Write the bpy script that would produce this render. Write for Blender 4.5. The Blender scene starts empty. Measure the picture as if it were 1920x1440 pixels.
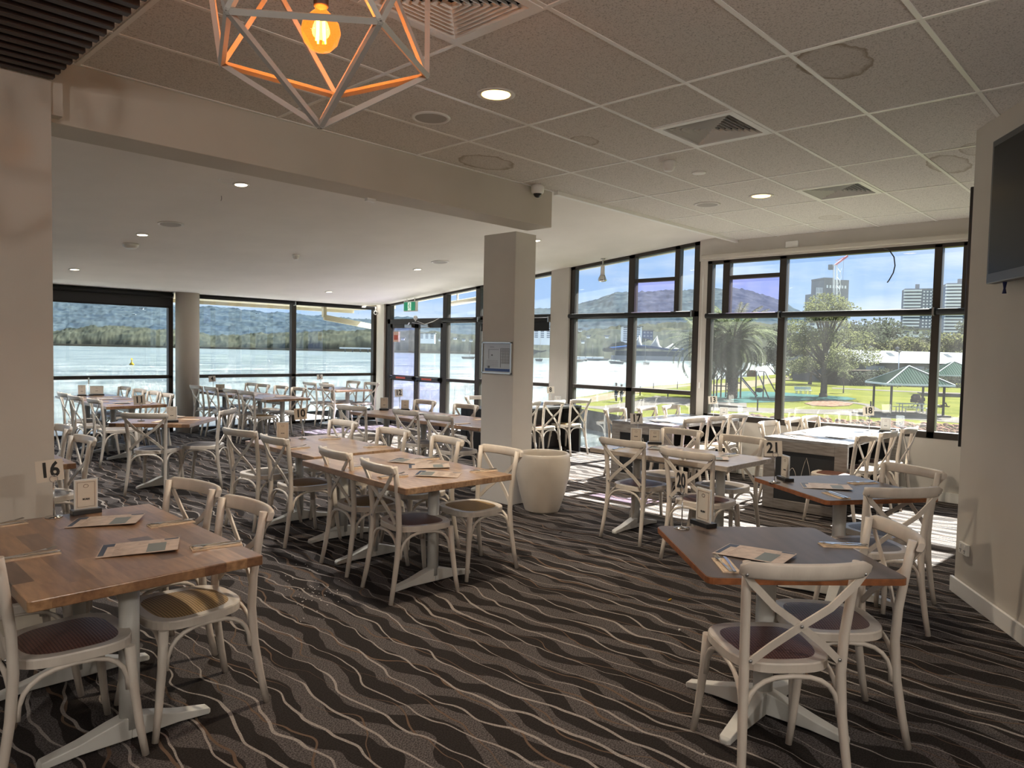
import bpy, bmesh, math, random
from mathutils import Vector, Matrix, noise, Euler
PI=math.pi; cos=math.cos; sin=math.sin; R_=math.radians
SC=bpy.context.scene; COL=SC.collection
# ---------------------------------------------------------------- camera
FPX,PIT,ROL,CAMH,TH=1354.5,.0468,.0205,1.598,.8121
Fh=Vector((sin(TH),cos(TH),0)); Rh=Vector((cos(TH),-sin(TH),0)); UZ=Vector((0,0,1))
CF=Fh*cos(PIT)-UZ*sin(PIT); CU=Fh*sin(PIT)+UZ*cos(PIT)
CR=Rh*cos(ROL)+CU*sin(ROL); CU2=CU*cos(ROL)-Rh*sin(ROL)
CP=Vector((0,0,CAMH))
cam_d=bpy.data.cameras.new('camera'); cam=bpy.data.objects.new('camera',cam_d); COL.objects.link(cam)
mw=Matrix((CR,CU2,-CF)).transposed().to_4x4(); mw.translation=CP; cam.matrix_world=mw
cam_d.sensor_fit='HORIZONTAL'; cam_d.sensor_width=36; cam_d.lens=FPX/1920*36; cam_d.clip_start=.05; cam_d.clip_end=8000
SC.camera=cam
def ray(x,y): return CF+CR*((x-960)/FPX)-CU2*((y-720)/FPX)
def G(x,y,z=0):            # point of the photograph on the level z
    d=ray(x,y); return CP+d*((z-CAMH)/d.z)
def D(x,y,d): return CP+ray(x,y)*d
# ---------------------------------------------------------------- view, world, sun
SC.view_settings.view_transform='Standard'; SC.view_settings.look='None'
SC.view_settings.exposure=0.36; SC.view_settings.gamma=1; SC.view_settings.use_curve_mapping=False
SC.cycles.max_bounces=8; SC.cycles.transparent_max_bounces=24; SC.cycles.sample_clamp_indirect=6; SC.cycles.caustics_reflective=False; SC.cycles.caustics_refractive=False
SC.cycles.use_denoising=True
SUN_E=52.0; SKY_S=.97
W=bpy.data.worlds.new('world'); SC.world=W; W.use_nodes=True; nt=W.node_tree; nt.nodes.clear()
def N(t,k,**kw):
    n=t.nodes.new(k)
    for a,b in kw.items():
        if a.startswith('i_'):
            key=a[2:]; key=int(key) if key.isdigit() else key.replace('_',' ')
            n.inputs[key].default_value=b
        else: setattr(n,a,b)
    return n
def L(t,a,b): t.links.new(a,b)
def ramp(t,fac,stops,interp='LINEAR'):
    r=t.nodes.new('ShaderNodeValToRGB'); r.color_ramp.interpolation=interp
    el=r.color_ramp.elements
    while len(el)<len(stops): el.new(.5)
    for e,(p,c) in zip(el,stops): e.position=p; e.color=(*c,1) if len(c)==3 else c
    L(t,fac,r.inputs[0]); return r.outputs[0]
tc=N(nt,'ShaderNodeTexCoord'); sep=N(nt,'ShaderNodeSeparateXYZ'); L(nt,tc.outputs['Generated'],sep.inputs[0])
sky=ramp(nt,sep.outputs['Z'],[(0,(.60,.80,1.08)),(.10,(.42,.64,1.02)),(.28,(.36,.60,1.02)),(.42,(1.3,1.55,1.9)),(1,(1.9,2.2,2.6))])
mp=N(nt,'ShaderNodeMapping'); mp.inputs['Scale'].default_value=(1.6,1.6,9); L(nt,tc.outputs['Generated'],mp.inputs[0])
nz=N(nt,'ShaderNodeTexNoise'); nz.inputs['Scale'].default_value=2.3; nz.inputs['Detail'].default_value=7; nz.inputs['Roughness'].default_value=.58; L(nt,mp.outputs[0],nz.inputs[0])
cl=ramp(nt,nz.outputs[0],[(.46,(.03,.03,.03)),(.68,(.85,.85,.85))])
mx=N(nt,'ShaderNodeMixRGB'); low=ramp(nt,sep.outputs['Z'],[(.30,(1,1,1)),(.42,(0,0,0))]); cm=N(nt,'ShaderNodeMath',operation='MULTIPLY'); L(nt,cl,cm.inputs[0]); L(nt,low,cm.inputs[1])
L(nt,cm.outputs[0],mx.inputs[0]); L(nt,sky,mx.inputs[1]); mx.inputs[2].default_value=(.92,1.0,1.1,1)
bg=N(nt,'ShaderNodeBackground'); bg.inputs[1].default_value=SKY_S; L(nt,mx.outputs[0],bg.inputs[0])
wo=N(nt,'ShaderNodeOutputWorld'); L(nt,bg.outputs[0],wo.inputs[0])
sl=bpy.data.lights.new('sun','SUN'); sl.energy=SUN_E; sl.angle=.009; sl.color=(1,.95,.86)
so=bpy.data.objects.new('sun',sl); COL.objects.link(so)
SUN=Vector((1,-.07,.92)).normalized(); so.rotation_euler=SUN.to_track_quat('Z','Y').to_euler(); so.location=(40,0,40)
def area(name,loc,rot,sx,sy,e,col=(1,.86,.7)):
    l=bpy.data.lights.new(name,'AREA'); l.shape='RECTANGLE'; l.size=sx; l.size_y=sy; l.energy=e; l.color=col
    o=bpy.data.objects.new(name,l); COL.objects.link(o); o.location=loc; o.rotation_euler=rot; return o
# ---------------------------------------------------------------- materials
M={}
def mat(name,col,rough=.6,metal=0,spec=.5,var=0,vscale=20,bump=0,bscale=200,emit=None,es=0,col2=None,coord='Object',coat=0,stretch=(1,1,1),alpha=None):
    m=bpy.data.materials.new(name); m.use_nodes=True; t=m.node_tree; b=t.nodes['Principled BSDF']
    b.inputs['Base Color'].default_value=(*col,1); b.inputs['Roughness'].default_value=rough
    b.inputs['Metallic'].default_value=metal; b.inputs['Specular IOR Level'].default_value=spec; b.inputs['Coat Weight'].default_value=coat
    tcn=N(t,'ShaderNodeTexCoord'); mpn=N(t,'ShaderNodeMapping'); mpn.inputs['Scale'].default_value=stretch; L(t,tcn.outputs[coord],mpn.inputs[0])
    if var or col2:
        n=N(t,'ShaderNodeTexNoise'); n.inputs['Scale'].default_value=vscale; n.inputs['Detail'].default_value=5; L(t,mpn.outputs[0],n.inputs[0])
        c2=col2 if col2 else tuple(c*(1-var) for c in col)
        c1=col if col2 else tuple(min(1,c*(1+var)) for c in col)
        L(t,ramp(t,n.outputs[0],[(.35,c2),(.65,c1)]),b.inputs['Base Color'])
    if bump:
        n=N(t,'ShaderNodeTexNoise'); n.inputs['Scale'].default_value=bscale; n.inputs['Detail'].default_value=3; L(t,mpn.outputs[0],n.inputs[0])
        bp=N(t,'ShaderNodeBump'); bp.inputs['Strength'].default_value=bump; bp.inputs['Distance'].default_value=.01; L(t,n.outputs[0],bp.inputs['Height']); L(t,bp.outputs[0],b.inputs['Normal'])
    if emit: b.inputs['Emission Color'].default_value=(*emit,1); b.inputs['Emission Strength'].default_value=es
    M[name]=m; return m
EXTK=.25
def mx_(name,col,*a,**k):
    if k.get('col2'): k['col2']=tuple(c*EXTK for c in k['col2'])
    k.setdefault('spec',.0 if k.get('metal',0)==0 else .5)
    return mat(name,tuple(c*EXTK for c in col),*a,**k)
def leafmat(name,col,col2,sc):
    m=mat(name,tuple(c*EXTK for c in col),.8,spec=.05,col2=tuple(c*EXTK for c in col2),vscale=sc); t=m.node_tree; b=t.nodes['Principled BSDF']; src=b.inputs['Base Color'].links[0].from_socket
    tl=N(t,'ShaderNodeBsdfTranslucent'); L(t,src,tl.inputs[0]); x=N(t,'ShaderNodeMixShader'); x.inputs[0].default_value=.45; o=t.nodes['Material Output']
    L(t,b.outputs[0],x.inputs[1]); L(t,tl.outputs[0],x.inputs[2]); L(t,x.outputs[0],o.inputs[0])
def glass(name,tint,refl=.07,dust=.0,glow=0):
    m=bpy.data.materials.new(name); m.use_nodes=True; t=m.node_tree; t.nodes.clear()
    tr=N(t,'ShaderNodeBsdfTransparent'); tr.inputs[0].default_value=(*tint,1)
    gl=N(t,'ShaderNodeBsdfGlossy'); gl.inputs['Roughness'].default_value=.0; gl.inputs[0].default_value=(.9,.95,1,1)
    ge=N(t,'ShaderNodeNewGeometry'); dt_=N(t,'ShaderNodeVectorMath',operation='DOT_PRODUCT'); L(t,ge.outputs['Normal'],dt_.inputs[0]); L(t,ge.outputs['Incoming'],dt_.inputs[1])
    def q(op,a,b2=None):
        n=N(t,'ShaderNodeMath',operation=op)
        for i,z in ((0,a),(1,b2)):
            if z is None: continue
            if hasattr(z,'links'): L(t,z,n.inputs[i])
            else: n.inputs[i].default_value=z
        return n.outputs[0]
    f_=q('ADD',q('MULTIPLY',q('POWER',q('SUBTRACT',1,q('ABSOLUTE',dt_.outputs['Value'])),5.0),.9),refl)
    x=N(t,'ShaderNodeMixShader'); L(t,f_,x.inputs[0]); L(t,tr.outputs[0],x.inputs[1]); L(t,gl.outputs[0],x.inputs[2]); last=x.outputs[0]
    if dust:       # film of dust and dried drips that catches the sun
        tcn=N(t,'ShaderNodeTexCoord'); mpn=N(t,'ShaderNodeMapping'); mpn.inputs['Scale'].default_value=(5,5,.7); L(t,tcn.outputs['Object'],mpn.inputs[0]); nn=N(t,'ShaderNodeTexNoise'); nn.inputs['Scale'].default_value=1; nn.inputs['Detail'].default_value=5; L(t,mpn.outputs[0],nn.inputs[0])
        k=q('MULTIPLY',nn.outputs[0],dust*2); tl=N(t,'ShaderNodeBsdfTranslucent'); tl.inputs[0].default_value=(.85,.88,.9,1)
        x2=N(t,'ShaderNodeMixShader'); L(t,k,x2.inputs[0]); L(t,last,x2.inputs[1]); L(t,tl.outputs[0],x2.inputs[2]); last=x2.outputs[0]
    if glow:
        em=N(t,'ShaderNodeEmission'); em.inputs[0].default_value=(1,.30,.04,1); em.inputs[1].default_value=glow; ad=N(t,'ShaderNodeAddShader'); L(t,last,ad.inputs[0]); L(t,em.outputs[0],ad.inputs[1]); last=ad.outputs[0]
    o=N(t,'ShaderNodeOutputMaterial'); L(t,last,o.inputs[0]); M[name]=m; return m
mat('white_wood',(.60,.54,.47),.42,var=.10,vscale=9,bump=.08,bscale=60,stretch=(1,1,.25),coat=.15)
mat('white_metal',(.62,.61,.57),.4,var=.05,vscale=8); mat('pendant_paint',(.40,.37,.34),.45)
mat('cane_tan',(.50,.32,.14),.6,spec=.3); mat('cane_brown',(.085,.032,.022),.4,spec=.5); mat('cane_grey',(.20,.165,.15),.45,spec=.5); mat('cane_pale',(.42,.36,.29),.6,spec=.25)
def weave(m,c):
    t=m.node_tree;b=t.nodes['Principled BSDF']; tcn=N(t,'ShaderNodeTexCoord')
    w1=N(t,'ShaderNodeTexWave'); w1.inputs['Scale'].default_value=27; w1.bands_direction='X'
    w2=N(t,'ShaderNodeTexWave'); w2.inputs['Scale'].default_value=27; w2.bands_direction='Y'
    L(t,tcn.outputs['Object'],w1.inputs[0]); L(t,tcn.outputs['Object'],w2.inputs[0])
    ml=N(t,'ShaderNodeMath',operation='MULTIPLY'); L(t,w1.outputs[1],ml.inputs[0]); L(t,w2.outputs[1],ml.inputs[1])
    L(t,ramp(t,ml.outputs[0],[(0,tuple(x*.3 for x in c)),(.45,c)]),b.inputs['Base Color'])
    bp=N(t,'ShaderNodeBump'); bp.inputs['Strength'].default_value=.6; bp.inputs['Distance'].default_value=.003; L(t,ml.outputs[0],bp.inputs['Height']); L(t,bp.outputs[0],b.inputs['Normal'])
weave(M['cane_tan'],(.56,.36,.16)); weave(M['cane_brown'],(.21,.095,.07)); weave(M['cane_grey'],(.36,.32,.30)); weave(M['cane_pale'],(.5,.43,.35))
def block_wood(name,stops,bw=.085,bl=.42,rough=.28):
    m=mat(name,(.4,.2,.1),rough,coat=.5); m.node_tree.nodes['Principled BSDF'].inputs['Coat Roughness'].default_value=.32; t=m.node_tree; b=t.nodes['Principled BSDF']
    tcn=N(t,'ShaderNodeTexCoord'); s=N(t,'ShaderNodeSeparateXYZ'); L(t,tcn.outputs['Object'],s.inputs[0])
    def mth(op,a,bb=None,v=None):
        n=N(t,'ShaderNodeMath',operation=op)
        if hasattr(a,'links'): L(t,a,n.inputs[0])
        else: n.inputs[0].default_value=a
        if bb is not None:
            if hasattr(bb,'links'): L(t,bb,n.inputs[1])
            else: n.inputs[1].default_value=bb
        return n.outputs[0]
    row=mth('FLOOR',mth('DIVIDE',s.outputs[0],bw))
    wn=N(t,'ShaderNodeTexWhiteNoise',noise_dimensions='1D'); L(t,row,wn.inputs['W'])
    yy=mth('ADD',mth('DIVIDE',s.outputs[1],bl),mth('MULTIPLY',wn.outputs[0],7.3)); cell=mth('FLOOR',yy)
    cb=N(t,'ShaderNodeCombineXYZ'); L(t,row,cb.inputs[0]); L(t,cell,cb.inputs[1])
    w2=N(t,'ShaderNodeTexWhiteNoise',noise_dimensions='2D'); L(t,cb.outputs[0],w2.inputs[0])
    c=ramp(t,w2.outputs[0],stops)
    mp2=N(t,'ShaderNodeMapping'); mp2.inputs['Scale'].default_value=(34,5,34); L(t,tcn.outputs['Object'],mp2.inputs[0])
    ad=N(t,'ShaderNodeVectorMath',operation='ADD'); L(t,mp2.outputs[0],ad.inputs[0]); L(t,cb.outputs[0],ad.inputs[1])
    nn=N(t,'ShaderNodeTexNoise'); nn.inputs['Scale'].default_value=1.6; nn.inputs['Detail'].default_value=5; L(t,ad.outputs[0],nn.inputs[0])
    g=ramp(t,nn.outputs[0],[(.3,(.62,.58,.55)),(.7,(1.1,1.1,1.1))])
    mm=N(t,'ShaderNodeMixRGB',blend_type='MULTIPLY'); mm.inputs[0].default_value=1; L(t,c,mm.inputs[1]); L(t,g,mm.inputs[2])
    L(t,mm.outputs[0],b.inputs['Base Color']); return m
block_wood('butcher_block',[(0,(.07,.035,.022)),(.22,(.19,.095,.048)),(.5,(.28,.15,.075)),(.78,(.40,.235,.12)),(.92,(.30,.17,.10)),(1,(.13,.075,.05))])
block_wood('pale_block',[(0,(.22,.12,.07)),(.3,(.38,.23,.13)),(.75,(.50,.33,.20)),(1,(.30,.17,.10))],rough=.24)
block_wood('weathered_top',[(0,(.30,.24,.19)),(.4,(.44,.38,.32)),(.8,(.52,.46,.40)),(1,(.36,.29,.23))],rough=.3)
block_wood('weathered_board',[(0,(.20,.18,.165)),(.5,(.33,.31,.29)),(1,(.44,.42,.39))],bw=.05,bl=3,rough=.6)
block_wood('counter_top',[(0,(.20,.20,.205)),(.5,(.27,.27,.275)),(1,(.34,.34,.34))],bw=.12,bl=1.2,rough=.2)
mat('dark_laminate',(.075,.052,.042),.42,spec=.9,var=.25,vscale=14,stretch=(1,.15,1)); mat('ply_edge',(.24,.085,.03),.4,var=.2,vscale=30)
mat('blackboard',(.022,.024,.027),.55); mat('black_metal',(.02,.02,.021),.4); mat('black_plastic',(.015,.015,.016),.3)
mat('chrome',(.6,.6,.6),.18,metal=1); mat('steel',(.45,.45,.46),.3,metal=1); mat('card',(.66,.60,.51),.6); mat('card_white',(.74,.72,.68),.6); mat('ink',(.012,.012,.012),.6)
mat('acrylic',(.7,.72,.72),.1); mat('kraft',(.62,.48,.35),.8,var=.1,vscale=60); mat('napkin_white',(.66,.64,.6),.85)
mat('menu_paper',(.50,.40,.33),.5,var=.12,vscale=25); mat('menu_blue',(.035,.05,.085),.5); mat('menu_grey',(.17,.19,.18),.5); mat('menu_text',(.20,.13,.10),.6)
mat('wall_paint',(.56,.52,.46),.75,var=.03,vscale=2,bump=.05,bscale=150); mat('wall_white',(.60,.565,.52),.7,var=.03,vscale=2)
mat('ceiling_paint',(.80,.765,.73),.8,var=.03,vscale=1.5); mat('trim_white',(.84,.83,.80),.38); mat('column_paint',(.60,.54,.47),.6)
mat('brown_slat',(.030,.020,.018),.5); mat('black_void',(.008,.008,.008),.9)
mat('window_frame',(.036,.028,.022),.42,metal=.1); mat('blind_black',(.012,.012,.013),.7); mat('blind_grey',(.045,.045,.048),.8)
glass('glass_clear',(.74,.78,.80),dust=.009); glass('glass_tint',(.55,.55,.82),dust=.009); glass('glass_violet',(.60,.53,.78),dust=.009); 
mat('planter_glaze',(.64,.57,.48),.38,var=.04,vscale=5,bump=.05,bscale=60,coat=.2); mat('soil_dark',(.2,.13,.08),.9)
mat('light_disc',(1,.8,.4),.5,emit=(1,.62,.2),es=5.0); mat('light_white',(1,.95,.85),.5,emit=(1,.84,.62),es=7)
mat('lamp_ring',(.75,.73,.7),.4); mat('speaker_mesh',(.42,.40,.38),.8); mat('plastic_white',(.82,.81,.78),.35); mat('dome_dark',(.03,.03,.03),.1)
mat('socket_white',(.72,.70,.64),.35); mat('exit_green',(.01,.22,.11),.4,emit=(.01,.30,.14),es=.35); mat('exit_white',(.8,.85,.8),.4,emit=(.7,.85,.7),es=.5)
mat('red_sign',(.55,.09,.05),.5); mat('pale_sign',(.75,.5,.4),.5); mat('tv_bezel',(.05,.05,.052),.35); mat('tv_screen',(.012,.012,.013),.25,spec=.15); mat('lanyard_blue',(.01,.015,.08),.6)
mat('plan_paper',(.42,.41,.40),.25,coat=.4); mat('plan_blue',(.03,.07,.22),.4); mat('plan_line',(.13,.12,.12),.5); mat('alu',(.5,.5,.5),.3,metal=.8)
mat('yellow_wrap',(.6,.35,.03),.5); mat('crumb_white',(.75,.7,.65),.7); mat('crumb_black',(.01,.01,.01),.8)
mat('filament',(1,.6,.1),.5,emit=(1,.42,.06),es=60)
# exterior
mx_('grass',(.25,.26,.06),.95,col2=(.17,.195,.045),vscale=.25); mx_('path_concrete',(.26,.24,.215),.9,var=.08,vscale=.5); mx_('softfall_teal',(.085,.20,.19),.9,var=.08,vscale=.6)
mx_('mulch',(.34,.22,.16),.95,var=.5,vscale=3); mx_('groundcover',(.62,.32,.28),.95,col2=(.30,.27,.15),vscale=5); mx_('rock',(.13,.12,.11),.95,var=.4,vscale=1.5,bump=.8,bscale=2)
mx_('sand',(.33,.28,.2),.95,var=.1,vscale=.3)
leafmat('leaf_fig',(.40,.43,.20),(.22,.26,.11),.6); leafmat('leaf_dark',(.10,.13,.09),(.17,.20,.13),.4); leafmat('leaf_olive',(.36,.37,.17),(.2,.22,.1),.5)
leafmat('leaf_palm',(.36,.42,.22),(.2,.25,.13),1.5); mx_('bark',(.13,.10,.075),.95,var=.3,vscale=6); mx_('bark_grey',(.2,.17,.14),.95,var=.2,vscale=4)
mx_('hazed_hill_forest',(.11,.15,.175),.95,col2=(.055,.085,.12),vscale=.03); mx_('shore_forest',(.12,.13,.095),.95,col2=(.06,.075,.065),vscale=.05)  # hill blue has distance haze painted into the colour; no haze volume
mx_('roof_green',(.12,.20,.165),.6); mx_('post_green',(.05,.07,.07),.6); mx_('roof_white',(.5,.53,.55),.5); mx_('wall_bluegrey',(.17,.20,.23),.8); mx_('shed_brown',(.07,.06,.055),.9)
mat('bench_pale',(.36,.42,.42),.7,spec=.1); mx_('slide_metal',(.16,.17,.2),.35,metal=.5); mx_('play_dark',(.03,.032,.035),.6); mx_('play_orange',(.4,.16,.05),.6)
mat('tower_white',(.62,.64,.66),.8,spec=.1); mat('tower_dark',(.10,.125,.17),.6,spec=.2); mat('tower_grey',(.17,.18,.20),.9,spec=.1); mat('crane_white',(.6,.6,.6),.6); mat('crane_red',(.5,.18,.2),.6)
mx_('pav_blue',(.03,.10,.30),.6); mx_('sail_white',(.6,.62,.62),.7); mx_('pav_glass',(.05,.12,.18),.4); mx_('boat_white',(.5,.5,.5),.5); mx_('buoy_yellow',(.7,.5,.03),.5)
mx_('skin',(.45,.26,.18),.6); mx_('cloth_navy',(.02,.022,.035),.85); mx_('cloth_grey',(.10,.11,.12),.85); mx_('cloth_white',(.5,.5,.48),.85); mx_('hair_dark',(.02,.013,.01),.6)
mat('deck_concrete',(.62,.61,.58),.8,var=.06,vscale=1); mat('soffit',(.55,.50,.38),.8)
# lake water
m=mat('lake_water',(.055,.13,.13),.15,spec=.5); t=m.node_tree; b=t.nodes['Principled BSDF']; tcn=N(t,'ShaderNodeTexCoord')
mpn=N(t,'ShaderNodeMapping'); mpn.inputs['Rotation'].default_value=(0,0,.812); mpn.inputs['Scale'].default_value=(.3,1,1); L(t,tcn.outputs['Object'],mpn.inputs[0])
n1=N(t,'ShaderNodeTexNoise'); n1.inputs['Scale'].default_value=.13; n1.inputs['Detail'].default_value=12; n1.inputs['Roughness'].default_value=.76; L(t,mpn.outputs[0],n1.inputs[0])
bp=N(t,'ShaderNodeBump'); bp.inputs['Strength'].default_value=1; bp.inputs['Distance'].default_value=1.25; L(t,n1.outputs[0],bp.inputs['Height']); L(t,bp.outputs[0],b.inputs['Normal'])
L(t,ramp(t,n1.outputs[0],[(.42,(.02,.034,.034)),(.58,(.12,.14,.13))]),b.inputs['Base Color'])
# carpet: wavy pale lines along y over dark and grey flecked bands
m=mat('carpet',(.05,.04,.035),.97,spec=.1); t=m.node_tree; b=t.nodes['Principled BSDF']; tcn=N(t,'ShaderNodeTexCoord')
s=N(t,'ShaderNodeSeparateXYZ'); L(t,tcn.outputs['Object'],s.inputs[0])
def mth(op,a,bb=None,cc=None):
    n=N(t,'ShaderNodeMath',operation=op)
    for i,q in enumerate((a,bb,cc)):
        if q is None: continue
        if hasattr(q,'links'): L(t,q,n.inputs[i])
        else: n.inputs[i].default_value=q
    return n.outputs[0]
def nse(sx,sy,off,detail=1.5,dist=0):
    mm=N(t,'ShaderNodeMapping'); mm.inputs['Scale'].default_value=(sx,sy,1); mm.inputs['Location'].default_value=(off,off*.7,off*.3); L(t,tcn.outputs['Object'],mm.inputs[0])
    q=N(t,'ShaderNodeTexNoise'); q.inputs['Scale'].default_value=1; q.inputs['Detail'].default_value=detail; q.inputs['Distortion'].default_value=dist; L(t,mm.outputs[0],q.inputs[0]); return q.outputs[0]
def lines(period,off,amp,width,sx=.6,sy=.55):
    u=mth('ADD',mth('DIVIDE',s.outputs[0],period),mth('MULTIPLY',nse(sx,sy,off),amp))
    u=mth('ADD',u,mth('MULTIPLY',nse(1.5,2.5,off+5),1.9))
    f=mth('ABSOLUTE',mth('SUBTRACT',mth('FRACT',u),.5))
    wv=mth('MULTIPLY',mth('SUBTRACT',nse(2.2,1.1,off+11),.30),width*3.2)
    return mth('SMOOTH_MIN',1,mth('MULTIPLY',mth('GREATER_THAN',wv,f),1),0.0)
a1=lines(.135,3.1,3.2,.052); a2=lines(.19,17.7,3.4,.036); 
ub=mth('ADD',mth('DIVIDE',s.outputs[0],.215),mth('MULTIPLY',nse(.6,.6,41.),3.6)); ub=mth('ADD',ub,mth('MULTIPLY',nse(1.7,2.5,47.),1.9))
band=mth('GREATER_THAN',mth('FRACT',ub),.52)
flk=N(t,'ShaderNodeTexNoise'); flk.inputs['Scale'].default_value=150; flk.inputs['Detail'].default_value=2; L(t,tcn.outputs['Object'],flk.inputs[0])
cdark=ramp(t,flk.outputs[0],[(.3,(.015,.012,.011)),(.7,(.034,.029,.027))]); cband=ramp(t,flk.outputs[0],[(.38,(.036,.031,.030)),(.62,(.122,.108,.104))])
def mixc(f,a,bb):
    q=N(t,'ShaderNodeMixRGB'); L(t,f,q.inputs[0])
    for i,z in ((1,a),(2,bb)):
        if hasattr(z,'links'): L(t,z,q.inputs[i])
        else: q.inputs[i].default_value=(*z,1)
    return q.outputs[0]
c=mixc(band,cdark,cband); c=mixc(a2,c,(.125,.083,.058)); cl_=ramp(t,flk.outputs[0],[(.3,(.19,.165,.15)),(.7,(.35,.315,.285))]); c=mixc(a1,c,cl_)
L(t,c,b.inputs['Base Color']); bp=N(t,'ShaderNodeBump'); bp.inputs['Strength'].default_value=.5; bp.inputs['Distance'].default_value=.004; L(t,flk.outputs[0],bp.inputs['Height']); L(t,bp.outputs[0],b.inputs['Normal'])
# ceiling tile with pin holes and water stains (stains are marks of their own)
m=mat('ceiling_tile',(.55,.52,.49),.9); t=m.node_tree; b=t.nodes['Principled BSDF']; tcn=N(t,'ShaderNodeTexCoord')
f=N(t,'ShaderNodeTexNoise'); f.inputs['Scale'].default_value=130; f.inputs['Detail'].default_value=2; L(t,tcn.outputs['Object'],f.inputs[0])
c=ramp(t,f.outputs[0],[(.33,(.42,.40,.38)),(.45,(.68,.65,.62)),(.7,(.74,.71,.68))])
for (sx_,sy_,rx,ry,st) in ((3.93,1.45,.27,.17,.8),(4.2,4.32,.27,.19,.75),(4.22,3.32,.13,.09,.6),(6.55,1.5,.34,.14,.65),(6.2,1.25,.2,.1,.55),(8.25,3.02,.15,.12,.4)):
    mm=N(t,'ShaderNodeMapping',vector_type='TEXTURE'); mm.inputs['Location'].default_value=(sx_,sy_,0); mm.inputs['Scale'].default_value=(rx,ry,100); L(t,tcn.outputs['Object'],mm.inputs[0])
    nn=N(t,'ShaderNodeTexNoise'); nn.inputs['Scale'].default_value=2.1; nn.inputs['Detail'].default_value=5; L(t,mm.outputs[0],nn.inputs[0])
    le=N(t,'ShaderNodeVectorMath',operation='LENGTH'); L(t,mm.outputs[0],le.inputs[0])
    d=mth('ADD',le.outputs['Value'],mth('MULTIPLY',mth('SUBTRACT',nn.outputs[0],.5),.5))
    k=ramp(t,d,[(.0,(.10,)*3),(.80,(.16,)*3),(.95,(st,)*3),(1.0,(.3,)*3),(1.08,(0,0,0))])
    c=mixc(k,c,(.27,.205,.14))
L(t,c,b.inputs['Base Color'])
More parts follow.
